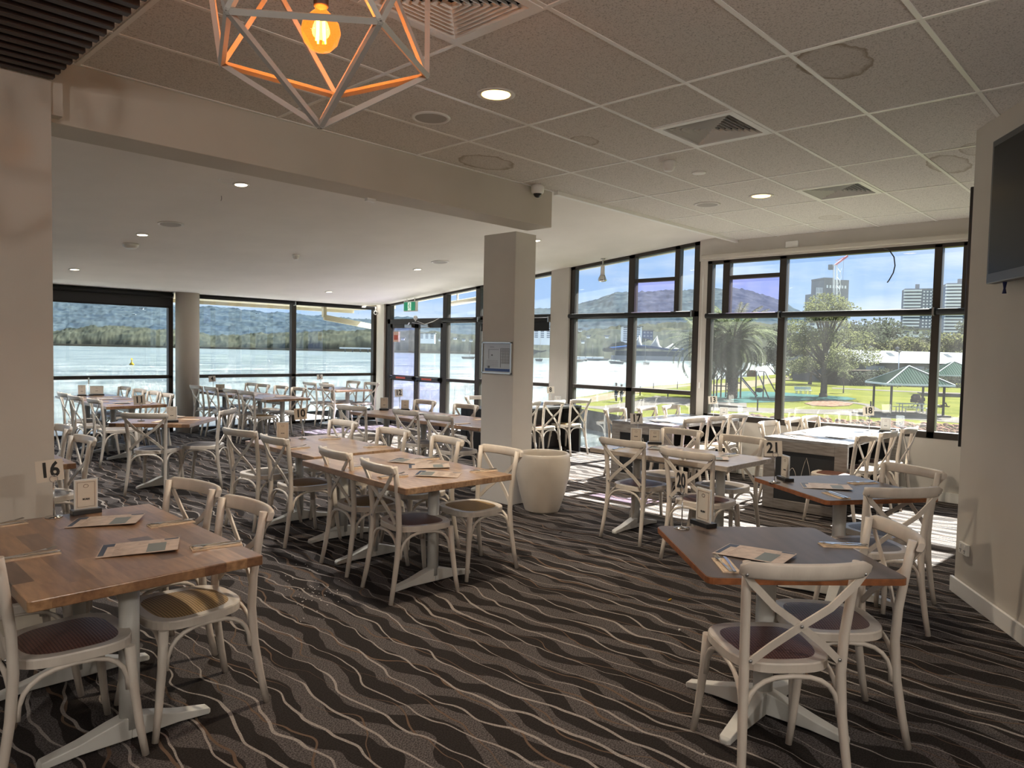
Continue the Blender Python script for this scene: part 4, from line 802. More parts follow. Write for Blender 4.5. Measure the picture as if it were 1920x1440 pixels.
number(4.75,2.04,'21','tan card with a black 21 on a stand behind the front right table',face(4.7,2,-8)); display(4.90,2.03,'narrow glass card holder turned sideways beside the number 21 stand',face(4.9,2,-62),h=.15)
number(3.50,5.98,'10','white card with a black 10 on the middle tables',face(3.5,6,12)); display(3.27,5.92,'framed scan card in a clear holder at the rear of the middle tables',face(3.3,5.9,5))
number(2.93,8.36,'11','white card with a black 11 on the small square table',face(2.9,8.3,0)); display(3.14,8.06,'framed scan card in a clear holder on the small square table',face(3.1,8.1,0))
number(5.82,3.85,'17','white card with a black 17 on the weathered table',face(5.8,3.9,0),mt='card_white'); display(5.72,3.80,'small framed card left of the number 17 stand',face(5.7,3.8,-12),h=.13); display(5.85,3.68,'pale printed leaflet holder right of the number 17 stand',face(5.8,3.7,5),h=.12)
number(6.22,8.05,'12','tilted white card with a black 12 near the glass doors',face(6.2,8,20),mt='card_white'); display(5.98,8.08,'framed card in a black base left of the number 12 stand',face(6,8,0)); display(6.2,7.9,'plain grey leaflet holder under the number 12 card',face(6.2,7.9,0),h=.12)
number(5.75,12.9,'4','white card with a black 4 by the round column',face(5.7,12.9,0),mt='card_white'); display(5.86,12.85,'dark edged leaflet holder beside the number 4 stand',face(5.7,12.9,-8),h=.11,w=.15)
number(8.02,13.0,'5','white card with a black 5 in the window corner',face(8,13,0),mt='card_white'); display(8.10,12.95,'small leaflet holder beside the number 5 stand',face(8,13,0),h=.10,w=.13)
number(8.72,7.40,'8','tan card with a black 8 on the dark counter table',face(8.7,7.4,0),z=.75); display(8.70,7.25,'dark menu holder beneath the number 8 card',face(8.7,7.2,0),z=.75,h=.12,w=.10)
number(8.95,4.72,'13','tan card reading 13 beside the post between the tall windows',face(8.95,4.7,0),z=.75); display(8.97,4.58,'small framed card beside the number 13 stand',face(9,4.6,0),z=.75,h=.12)
number(8.88,2.72,'18','tan card reading 18 on the counter table nearest the right wall',face(8.9,2.7,0),z=.75); display(8.93,2.56,'small framed card in a black base beside the number 18 stand',face(8.9,2.56,0),z=.75,h=.14)
display(3.58,12.72,'framed scan card standing on the farthest left table',face(3.5,12.7,0)); display(3.80,12.75,'wide grey framed card standing on the farthest left table',face(3.8,12.7,0),w=.19,h=.13)
t_=thing('table_number','edge-on white number card on a stand on the farthest left table','table number',(3.70,12.80,TH_),face(3.7,12.8,80))
MB().lathe([(.038,0),(.038,.005),(.004,.014)],20).tube([(0,0,.008),(0,0,.185)],.0032,8).build('stand','chrome',t_); MB().box(-.055,.055,-.002,0,.18,.285).build('number_card','card_white',t_)
# menus
def menu(x,y,rz,label,z=TH_,w=.297,l=.205,style=0,tilt=0):
    t_=thing('menu_sheet',label,'menu',(x,y,z+.001),rz)
    b=MB(); vs=[];K=8
    for i in range(K+1):
        u=i/K; zz=.004*sin(u*PI)+(.010*u**3 if style!=1 else .006*(1-u)**3)
        for v in (0,1): vs.append((-w/2+w*u,-l/2+l*v,zz+.001)); 
        for v in (0,1): vs.append((-w/2+w*u,-l/2+l*v,zz))
    fs=[]
    for i in range(K):
        o=i*4;fs+=[(o,o+4,o+5,o+1),(o+2,o+3,o+7,o+6),(o,o+2,o+6,o+4),(o+1,o+5,o+7,o+3)]
    b.add(vs,fs); b.build('paper','menu_paper',t_)
    def zz(x_): u=(x_+w/2)/w; return .004*sin(u*PI)+(.010*u**3 if style!=1 else .006*(1-u)**3)+.0013
    def patch(b,x0,x1,y0,y1):
        K2=max(1,int((x1-x0)/.03)); 
        for i in range(K2):
            xa=x0+(x1-x0)*i/K2; xb=x0+(x1-x0)*(i+1)/K2; b.add([(xa,y0,zz(xa)),(xb,y0,zz(xb)),(xb,y1,zz(xb)),(xa,y1,zz(xa))],[(0,1,2,3)])
    rg=random.Random(int(abs(x*77+y*13))); b=MB()
    patch(b,-w/2+.004,-w/2+.05,l/2-.05,l/2-.004); patch(b,-w/2+.004,-w/2+.025,-l/2+.02,l/2-.05); b.build('blue_artwork','menu_blue',t_); b=MB(); patch(b,w/2-.06,w/2-.005,l/2-.022,l/2-.005); b.build('blue_artwork','menu_blue',t_)
    b=MB(); patch(b,.03,.10,-l/2+.01,l/2-.06) if style==0 else patch(b,-w/2+.03,-.03,-l/2+.02,l/2-.03); b.build('picture_panel','menu_grey',t_)
    b=MB()
    for c_ in range(3):
        xx=-w/2+.055+c_*.085
        for r in range(9):
            yy=l/2-.035-r*.018
            if style==0 and c_==1 and yy<l/2-.06: continue
            b.add([(xx,yy,zz(xx)),(xx+.03+.03*rg.random(),yy,zz(xx+.03)),(xx+.03+.03*rg.random(),yy-.004,zz(xx+.03)),(xx,yy-.004,zz(xx))],[(0,1,2,3)])
    b.build('printed_lines','menu_text',t_); return t_
menu(1.155,3.745,R_(-31),'printed menu lying nearest the number 16 stand'); menu(1.10,3.16,R_(-24),'printed menu lying at the front of table 16')
menu(2.955,1.345,R_(-84),'printed menu lying across the front right table')
menu(3.21,3.72,R_(-50),'printed menu at the near corner of the middle tables',style=1); menu(3.42,4.28,R_(-64),'bluish printed menu lying farther back on the middle table',style=1); menu(3.38,4.02,R_(-38),'printed menu partly under the other one on the middle table')
menu(4.86,1.74,R_(-62),'printed menu on the table with the number 21 card')
menu(5.62,3.42,R_(-70),'blue-white menu beside the chair back on table 17',style=1); menu(5.42,2.88,R_(-60),'menu in the middle right of table 17')
menu(8.45,2.9,R_(20),'menu on counter table 18 near the window',z=.75); menu(7.9,2.7,R_(-15),'menu on counter table 18 in the middle',z=.75,style=1); menu(8.1,3.05,R_(40),'menu on the sill side of counter table 18',z=.75); menu(7.6,3.0,R_(60),'menu nearest the black end of counter table 18',z=.75)
menu(8.3,4.9,R_(10),'menu near the window on counter table 13',z=.75); menu(7.75,4.8,R_(50),'menu at the near end of counter table 13',z=.75,style=1)
menu(6.05,11.9,R_(80),'menu on the table 4 row near its middle'); menu(5.95,12.3,R_(70),'menu just before the number 4 stand',style=1); menu(6.05,10.95,R_(85),'menu at the near end of the table 4 row',style=1)
menu(3.65,11.9,R_(80),'menu between the two far left tables'); menu(3.6,11.0,R_(75),'menu on the nearer far left table',style=1); menu(3.8,10.75,R_(60),'menu at the near edge of the nearer far left table')
menu(5.98,6.9,R_(70),'menu on the brown table beside the square pillar'); menu(6.05,7.4,R_(80),'menu on table 12 beside the leaflet holders',style=1); menu(8.35,12.6,R_(30),'menu on table 5 in the window corner')
menu(3.3,8.55,R_(30),'menu on the small square table 11')
# cutlery on folded napkins
def fork_mesh():
    b=MB(); pts=[(-.098,0,.0015),(-.05,0,.003),(.0,0,.003),(.03,0,.006),(.045,0,.008)]
    W_=[.0075,.006,.0035,.003,.006]
    for i in range(4):
        p,q=pts[i],pts[i+1]; b.add([(p[0],-W_[i],p[2]),(q[0],-W_[i+1],q[2]),(q[0],W_[i+1],q[2]),(p[0],W_[i],p[2]),(p[0],-W_[i],p[2]+.002),(q[0],-W_[i+1],q[2]+.002),(q[0],W_[i+1],q[2]+.002),(p[0],W_[i],p[2]+.002)],[(0,3,2,1),(4,5,6,7),(0,1,5,4),(2,3,7,6),(1,2,6,5),(3,0,4,7)])
    b.add([(.045,-.006,.008),(.06,-.0115,.0065),(.06,.0115,.0065),(.045,.006,.008),(.045,-.006,.010),(.06,-.0115,.0085),(.06,.0115,.0085),(.045,.006,.010)],[(0,3,2,1),(4,5,6,7),(0,1,5,4),(2,3,7,6),(1,2,6,5),(3,0,4,7)])
    for k in range(4): y=-.0098+k*.0065; b.bar((.06,y,.0075),(.095,y*.92,.014),.0032,.0018)
    return b
fk=fork_mesh().build('fork','chrome'); 
b=MB(); b.add([(x,y,z) for x,y,z in ((-.11,-.006,.002),(-.02,-.0045,.003),(-.02,.0045,.003),(-.11,.006,.002),(-.11,-.006,.006),(-.02,-.0045,.007),(-.02,.0045,.007),(-.11,.006,.006))],[(0,3,2,1),(4,5,6,7),(0,1,5,4),(2,3,7,6),(1,2,6,5),(3,0,4,7)])
b.prism([(-.02,-.005),(.06,-.009),(.095,-.006),(.105,.004),(.09,.0055),(-.02,.0045)],.003,.0048)
kn=b.build('knife','chrome')
def napkin_mesh(): 
    b=MB(); b.prism([(-.1,-.035),(.1,-.035),(.1,.035),(-.1,.035)],0,.003); b.prism([(-.098,-.034),(.092,-.034),(.092,.020),(-.098,.028)],.003,.0055); return b
nk=napkin_mesh().build('napkin','kraft'); nw=napkin_mesh().build('napkin','napkin_white')
fr_=[fk,kn,nk,nw]; first={id(o):True for o in fr_}
def put(o,x,y,z,rz,label,cat,group):
    if first[id(o)]: first[id(o)]=False; c=o
    else: c=o.copy(); COL.objects.link(c)
    c.location=(x,y,z); c.rotation_euler=(0,0,rz); c['label']=label; c['category']=cat; c['group']=group
def setting(x,y,rz,where,near=True,white=False,z=TH_):
    put(nw if white else nk,x,y,z,rz,('white' if white else 'brown paper')+' napkin '+where,'napkin','napkins on the tables')
    if near:
        d=Vector((-sin(rz),cos(rz)))
        put(fk,x+d.x*.013,y+d.y*.013,z+.006,rz+.09,'chrome fork lying on the napkin '+where,'fork','forks on napkins'); put(kn,x-d.x*.014,y-d.y*.014,z+.006,rz-.05,'chrome knife lying on the napkin '+where,'knife','knives on napkins')
setting(1.345,2.985,R_(167),'at the right front corner of table 16'); setting(1.36,3.50,R_(175),'at the right rear of table 16'); setting(.75,3.33,R_(-2),'at the left front of table 16'); setting(.78,3.97,R_(2),'at the left rear of table 16')
setting(2.715,1.355,R_(41),'in the near corner of the front right table'); setting(3.40,1.13,R_(130),'at the right corner of the front right table')
setting(4.60,1.585,R_(52),'at the near side of the number 21 table'); setting(5.2,1.62,R_(150),'at the far right of the number 21 table')
setting(3.55,3.62,R_(170),'at the right front corner of the middle tables'); setting(3.60,4.30,R_(172),'on the window side of the middle table'); setting(3.0,4.30,R_(-8),'behind a chair back on the middle table'); setting(2.93,3.85,R_(-10),'left of the nearest menu on the middle tables'); setting(3.7,5.12,R_(176),'at the joint of the middle tables, window side'); setting(3.68,5.80,R_(178),'at the window side of table 10'); setting(3.15,5.45,R_(2),'on the left side of table 10')
setting(5.72,2.85,R_(178),'at the right corner of table 17',white=True); setting(5.72,3.55,R_(178),'at the far side of table 17',white=True); setting(5.3,3.70,R_(5),'at the left corner of table 17',white=True); setting(5.28,3.0,R_(3),'at the near side of table 17',white=True)
k_=0; WH=('first','second','third','fourth','fifth','sixth','seventh','eighth','ninth','tenth')
for (tn,z,L_) in (('counter table 18',.75,[(7.5,2.6,90),(8.0,2.6,85),(8.6,2.58,95),(7.7,3.12,-90),(8.3,3.12,-85),(8.8,3.1,-90)]),('counter table 13',.75,[(7.6,4.6,90),(8.1,4.6,90),(8.7,4.6,88),(7.7,5.12,-90),(8.3,5.12,-90),(8.8,5.1,-88)]),
    ('the near table of the table 4 row',TH_,[(5.78,10.9,0),(5.78,11.5,0),(6.2,11.3,180)]),('the far table of the table 4 row',TH_,[(5.78,12.2,0),(6.18,12.6,180)]),('the nearer far left table',TH_,[(3.42,10.7,0),(3.42,11.3,0),(3.85,11.2,180)]),('the farther far left table',TH_,[(3.45,12.1,0),(3.88,12.3,180)]),
    ('the table beside the square pillar',TH_,[(5.62,6.1,0),(6.15,6.35,180)]),('table 12',TH_,[(5.65,7.3,0),(6.15,7.7,180)]),('table 5',TH_,[(8.05,12.45,0),(8.55,12.9,180)]),('the dark counter table 8',.75,[(8.2,7.25,90),(7.6,7.25,90),(8.3,7.6,-90)]),('the small square table 11',TH_,[(3.05,8.2,47),(3.4,8.2,137)]),('the half hidden table beside the left wall',TH_,[(1.42,5.85,180)])):
    for i,(x,y,a_) in enumerate(L_): setting(x,y,R_(a_),'on '+tn+', '+WH[i]+' from the camera',near=False,white='counter' in tn,z=z)
# ---------------------------------------------------------------- outside: water, land
ZG,ZWA=-3.0,-4.5
b=MB(); b.add([(-3000,-3000,ZWA),(4000,-3000,ZWA),(4000,4000,ZWA),(-3000,4000,ZWA)],[(0,1,2,3)]); w_=b.build('lake_water','lake_water'); w_['kind']='structure'
coast=[(9.35,-60),(9.35,3.2),(16,4.0),(30,12)]+[tuple(G(*p,ZG)[:2]) for p in ((1300,800),(1200,785),(1110,770),(1035,757),(1035,750),(1100,743),(1180,728),(1300,718),(1340,712),(1480,700))]+[(420,170),(700,180),(700,-300),(100,-300)]
struct(MB().prism(coast,-6,ZG-.01,1,1).prism([(x*1.0,y) for x,y in coast],ZG-.01,ZG,0,1).build('park_lawn',['grass','rock']))
def patch(name,pts,m,z=.02,th=.03,label=None,sub=True):
    o=MB().prism([tuple(G(*p,ZG)[:2]) for p in pts],ZG+z-th,ZG+z).build(name,m); return struct(o) if label is None else o
patch('park_path',[(1060,760),(1130,762),(1190,752),(1230,742),(1330,752),(1400,756),(1400,765),(1330,764),(1240,757),(1200,772),(1130,768)],'path_concrete')
patch('park_path',[(1330,757),(1400,764),(1480,767),(1553,768),(1620,767),(1642,765),(1662,772),(1741,778),(1830,786),(1900,795),(1900,806),(1830,796),(1741,789),(1650,783),(1553,777),(1480,775),(1400,773),(1330,770)],'path_concrete')
patch('park_path',[(1545,750),(1600,754),(1630,758),(1650,768),(1636,768),(1620,760),(1595,756),(1545,752.5)],'path_concrete',z=.03)
patch('park_path',[(1560,727),(1650,731),(1740,735),(1850,738.5),(1850,740.5),(1740,737),(1650,733),(1560,729)],'path_concrete',z=.03)
patch('park_path',[(1310,722),(1390,716),(1480,706),(1480,712),(1400,728),(1330,734)],'sand',z=.02)
patch('park_path',[(1060,748),(1100,745),(1190,728),(1310,719),(1310,722),(1215,733),(1140,750),(1090,757)],'sand',z=.02)
patch('softfall_area',[(1318,744),(1345,737),(1400,734),(1465,736),(1530,741),(1590,745),(1606,748.5),(1585,751.5),(1545,750),(1500,752),(1450,754.5),(1380,756),(1330,752)],'softfall_teal',z=.04)
patch('mulch_bed',[(1508,757),(1524,753),(1548,751.5),(1574,753.5),(1600,757.5),(1592,761),(1560,763),(1525,761)],'mulch',z=.05)
rg=random.Random(3)
def blobs(b,pts_fn,n,rmin,rmax,flat=.6,mi=0):
    for _ in range(n):
        x,y=pts_fn(); r=rg.uniform(rmin,rmax); b.ball((x,y,ZG+r*flat*.6),r,mi,4,(1,1,flat))
b=MB()
def fl_pt():
    c_=rg.uniform(1330,1850); r_=rg.uniform(0,1); row=781+(c_-1400)*.047; p=G(c_,row+2+r_*14,ZG); return p.x,p.y
blobs(b,fl_pt,700,.10,.28,.8); tag(b.build('groundcover','groundcover'),'low reddish groundcover planted in a strip along the park path by the window','plants',kind='stuff')
b=MB()
for k in range(90):
    c_=rg.uniform(1035,1300); row=(759+(c_-1035)*.155)+rg.uniform(-1,5); p=G(c_,row,ZG-.5); r=rg.uniform(.3,.8); b.ball((p.x,p.y,p.z-.2),r,0,4,(1,1,.6))
for k in range(60):
    t__=rg.random(); x=9.8+22*t__; y=3.4+9*t__**1.5; b.ball((x,y+rg.uniform(0,.8),-3.6),rg.uniform(.3,.7),0,4,(1,1,.8))
tag(b.build('rocks','rock'),'dark boulders edging the lake shore below the park','rocks',kind='stuff')
# timber deck and eaves outside the lake windows
struct(MB().box(-6,11.8,YW+.12,16.2,-.35,-.05).box(XW+.15,11.8,9.2,16.2,-.35,-.05).build('lake_deck','deck_concrete'))
struct(MB().box(-6,10.3,YW+.1,15.3,2.50,2.60).box(-6,10.3,15.2,15.3,2.43,2.62).build('eave_lake','soffit'))
MBb=MB(); 
for (y0,y1) in ((5.0,12.4),): MBb.add([(XW+.12,y0,PZ(y0)+.03),(XW+.55,y0,PZ(y0)+.03),(XW+.55,y1,PZ(y1)+.03),(XW+.12,y1,PZ(y1)+.03),(XW+.12,y0,PZ(y0)+.12),(XW+.55,y0,PZ(y0)+.12),(XW+.55,y1,PZ(y1)+.12),(XW+.12,y1,PZ(y1)+.12)],[(0,3,2,1),(4,5,6,7),(0,1,5,4),(1,2,6,5),(2,3,7,6),(3,0,4,7)])
struct(MBb.build('eave_park','soffit'))
t_=thing('deck_lamp','long pale batten light under the eave outside the glass doors','lamp',(0,0,0)); MB().tube([(XW+.5,10.9,2.50),(XW+.5,9.7,2.60)],.05,12).bar((XW+.5,10.7,2.5),(XW+.5,10.7,2.70),.03,.03).bar((XW+.5,9.9,2.58),(XW+.5,9.9,2.78),.03,.03).build('lamp_body','plastic_white',t_)
t_=thing('folding_awning','white awning arm under the eave outside the last lake window','awning',(0,0,0)); MB().bar((8.9,14.3,2.25),(10.3,14.5,2.1),.06,.12).bar((8.9,14.3,2.25),(8.9,14.3,2.52),.08,.08).build('awning_arm','soffit',t_)
# ---- hills: terrain rising from the shore to a ridge line around the bay
def az_range(cols): return cols
def terrain(name,cols,shore,ridge,R0,R1,m,nx,nr,bump,seed,prof=1.0,bscale=.02):
    b=MB(); vs=[]; C0,C1=cols
    def interp(tab,c_):
        for (a,ra),(b2,rb) in zip(tab[:-1],tab[1:]):
            if a<=c_<=b2: return ra+(rb-ra)*(c_-a)/(b2-a)
        return tab[0][1] if c_<tab[0][0] else tab[-1][1]
    for i in range(nx+1):
        c_=C0+(C1-C0)*i/nx; zr=D(c_,interp(ridge,c_),R1).z
        dirv=ray(c_,660); dirv=Vector((dirv.x,dirv.y,0)).normalized(); f=ray(c_,660).dot(CF)/Vector((ray(c_,660).x,ray(c_,660).y)).length
        for j in range(nr+1):
            s_=j/nr; rr=(R0+(R1*1.0-R0)*s_)/f; x=dirv.x*rr; y=dirv.y*rr
            h=ZWA-1+(zr-ZWA+1)*(s_**prof)
            nv=noise.noise(Vector((x*bscale,y*bscale,seed)))+.6*noise.noise(Vector((x*bscale*2.7,y*bscale*2.7,seed+9)))+.45*noise.noise(Vector((x*bscale*6,y*bscale*6,seed+3)))
            big=noise.noise(Vector((x*bscale*.15,y*bscale*.15,seed+5)))
            h+=(bump*nv+bump*1.6*big*(1-s_))*min(1,s_*12)
            vs.append((x,y,h))
    fs=[(i*(nr+1)+j,(i+1)*(nr+1)+j,(i+1)*(nr+1)+j+1,i*(nr+1)+j+1) for i in range(nx) for j in range(nr)]
    b.add(vs,fs,0,True); return struct(b.build(name,m))
RID=[(-400,560),(0,560),(98,560),(160,563),(200,562),(330,572),(400,575),(500,585),(600,592),(700,600),(760,594),(800,598),(830,603),(900,598),(950,590),(1000,579),(1037,575),(1078,570),(1110,563),(1150,549),(1200,546),(1290,545),(1330,542),(1370,540),(1400,545),(1440,556),(1470,569),(1490,580),(1530,600),(1560,606),(1650,612),(1830,622),(2200,625)]
terrain('hill_range',(-300,2200),None,RID,960,1700,'hazed_hill_forest',900,46,4.5,2.0,.9,.03)
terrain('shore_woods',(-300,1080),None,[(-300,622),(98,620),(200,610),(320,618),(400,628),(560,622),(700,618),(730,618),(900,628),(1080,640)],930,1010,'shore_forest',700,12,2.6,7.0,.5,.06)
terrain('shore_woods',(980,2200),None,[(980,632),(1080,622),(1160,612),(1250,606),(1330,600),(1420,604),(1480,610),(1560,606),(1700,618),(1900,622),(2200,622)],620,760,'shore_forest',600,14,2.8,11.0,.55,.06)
# pale shore line at the foot of the woods
b=MB()
for c0 in range(-60,990,30):
    p,q=G(c0,0,0) if 0 else D(c0,648+.0155*c0,925),D(c0+30,648+.0155*(c0+30),925)
    b.bar((p.x,p.y,ZWA+1),(q.x,q.y,ZWA+1),6,3.0)
struct(b.build('shore_bank','sand'))
# ---- foliage
def leaves(clumps,n,size,seed,b=None,mi=0):
    g=random.Random(seed); b=b or MB(); tot=sum(c[3]*c[4]*c[5] for c in clumps)**1
    for (cx,cy,cz,rx,ry,rz) in clumps:
        k=max(4,int(n*(rx*ry*rz)/tot))
        for _ in range(k):
            v=Vector((g.gauss(0,1),g.gauss(0,1),g.gauss(0,1))).normalized()*(g.random()**.28)
            p=Vector((cx+v.x*rx,cy+v.y*ry,cz+v.z*rz)); a=Vector((g.gauss(0,1),g.gauss(0,1),g.gauss(0,.7))).normalized(); c_=a.cross(Vector((g.gauss(0,1),g.gauss(0,1),g.gauss(0,1)))).normalized(); s_=size*g.uniform(.6,1.3)
            b.add([p-a*s_-c_*s_*.1,p-c_*s_*.55,p+a*s_+c_*s_*.1,p+c_*s_*.55],[(0,1,2,3)],mi)
    return b
def limb(b,p,q,r0,r1,n=6,k=5,j=.12,g=random.Random(1)):
    P=Vector(p);Q=Vector(q); pts=[P+(Q-P)*i/k+Vector((g.gauss(0,1),g.gauss(0,1),0))*j*(Q-P).length*.12*(1 if 0<i<k else 0) for i in range(k+1)]
    b.tube(pts,[r0+(r1-r0)*i/k for i in range(k+1)],n)
def at(px_,py_,d): return D(px_,py_,d)
def tree(label,px_,base_row,top_row,d,width,crownfrac,n,leafm,barkm='bark',seed=1,tr=.25,lean=0,size=.2,name='park_tree',shape='round',kc=9,grp=None):
    B=at(px_,base_row,d); B.z=min(B.z,ZG) if d<150 else B.z; T=at(px_,top_row,d); H=T.z-B.z
    t_=thing(name,label,'tree',(B.x,B.y,B.z),0,grp); g=random.Random(seed); b=MB(); cb=H*(1-crownfrac)
    limb(b,(0,0,0),(lean*.3,0,H*.72 if shape=='dome' else cb*1.15),tr,tr*(.3 if shape=='dome' else .65),8,g=g,j=.05); b.lathe([(tr*1.8,0),(tr*1.15,.5),(tr,1.0)],10)
    cl=[]
    for i in range(kc):
        a=2*PI*i/kc+g.uniform(-.4,.4); f=g.uniform(.15,.95); rr=width/2*(.55*g.random()+.25)*(1.15-f*.65 if shape=='dome' else 1-.5*abs(f-.45)); z=cb+(H-cb)*f*.86
        c_=(rr*cos(a),rr*sin(a),z); r_=width*.5*g.uniform(.34,.52)*(1-.35*f); r_*=(.62 if shape=='dome' else 1); cl.append((*c_,r_,r_,r_*g.uniform(.45,.7)))
        limb(b,(lean*.3,0,max(cb*g.uniform(.9,1.3),c_[2]*.62-.2) if shape=='dome' else cb*g.uniform(.7,1.1)),(c_[0]*.8,c_[1]*.8,c_[2]),tr*.4,tr*.08,5,4,g=g)
    cl.append((0,0,H*.93-width*.10,width*.2,width*.2,width*.14))
    b.build('trunk',barkm,t_); leaves(cl,n,size,seed).build('foliage',leafm,t_,recalc=False); return t_
tree('broad fig tree with a thick grey trunk and domed yellow-green crown in the park lawn',1543,754,543,82,12.6,.80,15000,'leaf_fig','bark_grey',11,.42,size=.12,shape='dome',kc=34)
tree('slender leaning tree on the lawn left of the broad fig tree',1518,728,632,118,11,.7,5000,'leaf_fig','bark',5,.28,size=.19,lean=1.5,kc=10)
tree('young staked tree standing on a red mulch ring behind the fig tree',1581,744,690,92,2.6,.6,700,'leaf_fig','bark',8,.07,size=.11,kc=6)
for i,(c_,br,tr_,d,w_,lm,sd) in enumerate(((1608,716,596,190,24,'leaf_dark',21),(1652,712,592,210,25,'leaf_dark',22),(1635,712,640,180,11,'leaf_olive',27),(1700,712,630,185,18,'leaf_olive',23),(1745,712,618,200,20,'leaf_dark',24),(1775,712,622,180,17,'leaf_olive',25),(1820,712,590,205,22,'leaf_dark',26),(1500,712,606,200,22,'leaf_dark',28),(1455,710,608,215,19,'leaf_dark',29),(1570,712,622,180,17,'leaf_dark',30))):
    tree(('dark bushy tree','pale olive tree')[lm=='leaf_olive']+' behind the long white roof, '+('above its left end','left of its middle','small one by its left roof end','in front of the near tower','right of its middle','below the striped tower','at the window edge','far behind the fig tree','beyond the playground','filling the gap behind the fig tree')[i],c_,br,tr_,d,w_,.93,4200,lm,'bark',sd,.3,size=.42,grp='trees behind the long white roofed building',kc=12)
b=MB(); cl=[]; g=random.Random(4)
for k in range(26):
    p=at(1590+k*9.6,722,118); cl.append((p.x,p.y,ZG+1.0,2.0,2.0,1.3+.8*g.random()))
tag(leaves(cl,9000,.16,5,b).build('hedge','leaf_dark',recalc=False),'dark hedge running along the wall of the long white roofed building','hedge',kind='stuff')
b=MB(); cl=[]
for k in range(16):
    p=at(1478+k*8,716,150); cl.append((p.x,p.y,ZG+1.6,3.0,3.0,2.2+1.2*g.random()))
tag(leaves(cl,6000,.24,6,b).build('hedge','leaf_dark',recalc=False),'dark shrubs beyond the lawn between the playground and the fig tree','hedge',kind='stuff')
# palms
def frond_mesh(L_,droop,seed):
    g=random.Random(seed); b=MB(); pts=[]; K=14
    for i in range(K+1):
        s_=i/K; ang=max(-1.5,1.05-droop*s_*1.35)
        pts.append((pts[-1][0]+L_/K*cos(ang),0,pts[-1][2]+L_/K*sin(ang)) if pts else (.2,0,0))
    b.tube(pts,[.05*(1-.85*i/K) for i in range(K+1)],4,0)
    for i in range(1,70):
        s_=i/70*K; j=int(s_); f=s_-j; p=Vector(pts[j]).lerp(Vector(pts[min(j+1,K)]),f); ll=.85*sin(PI*min(1,(i/70)*.85+.12))**.6
        for sd in (-1,1):
            d=Vector((.55,sd*.75,-.38+g.uniform(-.15,.2))).normalized()*ll; w_=Vector((.040,0,0)); b.add([p-w_,p+w_,p+d],[(0,1,2)])
    return b
def palm(col_,row_,crown,label,L_=4.7,n=78,seed=9,proto=[]):
    PB=G(col_,row_,ZG); dP=(PB-CP).dot(CF); Hp=at(col_,crown,dP).z-ZG
    t_=thing('date_palm',label,'palm tree',(PB.x,PB.y,ZG),0,None); b=MB()
    b.lathe([(.55,0),(.48,.4),(.45,2),(.46,Hp*.7),(.62,Hp*.88),(.75,Hp*.97),(.5,Hp+.1)],16)
    for k in range(120):
        a=k*2.4; z=.3+(Hp-.6)*k/120; r=.47 if z<Hp*.7 else .47+.28*(z-Hp*.7)/(Hp*.3); b.ball((r*cos(a),r*sin(a),z),.09,0,3,(1,1,.8))
    b.build('trunk','bark',t_)
    if not proto: proto+= [frond_mesh(L_,d_,i).build('frond','leaf_palm',t_,recalc=False) for i,d_ in enumerate((.75,1.1,1.45,1.85,2.25,2.6))]; fresh=True
    else: fresh=False
    g=random.Random(seed)
    for k in range(n):
        lv=k%6
        if fresh and k<6: o=proto[k]
        else: o=proto[lv].copy(); COL.objects.link(o); o.parent=t_
        o.location=(0,0,Hp+.15-.10*lv); o.rotation_euler=(g.uniform(-.12,.12),(-.30,-.05,.10,.30,.62,1.0)[lv]+g.uniform(-.15,.15),k*2.39996+seed)
palm(1372,748,640,'wide date palm with drooping fronds behind the climbing frame and slide')
palm(1322,745,652,'second date palm partly hidden by the post between the tall windows',n=66,seed=4)
# gazebos
def gazebo(px_,base_row,label,w_=4.6,eave=2.35,apex=3.6,rz=.35,bench=True,d=None,floor=True):
    P=G(px_,base_row,ZG); t_=thing('gazebo',label,'gazebo',(P.x,P.y,ZG),rz); h=w_/2
    b=MB(); b.add([(-h,-h,eave),(h,-h,eave),(h,h,eave),(-h,h,eave),(0,0,apex)],[(0,1,4),(1,2,4),(2,3,4),(3,0,4),(3,2,1,0)]); 
    for k in range(4):
        A_=[(-h,-h),(h,-h),(h,h),(-h,h)]; a_=A_[k];c_=A_[(k+1)%4]
        for i in range(1,24):
            f=i/24; q=(a_[0]+(c_[0]-a_[0])*f,a_[1]+(c_[1]-a_[1])*f); m_=((a_[0]+c_[0])/2,(a_[1]+c_[1])/2); s_=1-abs(2*f-1); tp=(q[0]-m_[0]*s_,q[1]-m_[1]*s_); b.bar((q[0],q[1],eave+.02),(tp[0],tp[1],eave+(apex-eave)*s_+.02),.03,.02)
    b.build('roof','roof_green',t_)
    b=MB()
    for k in range(4):
        a_=[(-h,-h),(h,-h),(h,h),(-h,h)][k];c_=[(h,-h),(h,h),(-h,h),(-h,-h)][k]; b.bar((a_[0],a_[1],eave+.03),(0,0,apex+.04),.09,.05).bar((a_[0],a_[1],eave-.04),(c_[0],c_[1],eave-.04),.06,.14)
    b.build('ridge_cap','bench_pale',t_)
    for sx_ in (-1,1):
        for sy_ in (-1,1): MB().box(sx_*h*.78-.07,sx_*h*.78+.07,sy_*h*.78-.07,sy_*h*.78+.07,0,eave).build('post','post_green',t_)
    if floor: MB().box(-h*.95,h*.95,-h*.95,h*.95,0,.14).build('slab','path_concrete',t_)
    return t_,P
gz,gp=gazebo(1700,777,'green roofed picnic shelter nearest the window with a table inside',5.0,2.55,3.95,.62)
gazebo(1786,741,'green roofed shelter farther away at the right edge of the window',6.6,2.6,4.3,.55)
t_=thing('picnic_table','pale picnic table with bench seats under the near green shelter','picnic table',(gp.x+.25,gp.y-.25,ZG+.14),math.atan2(CR.y,CR.x))
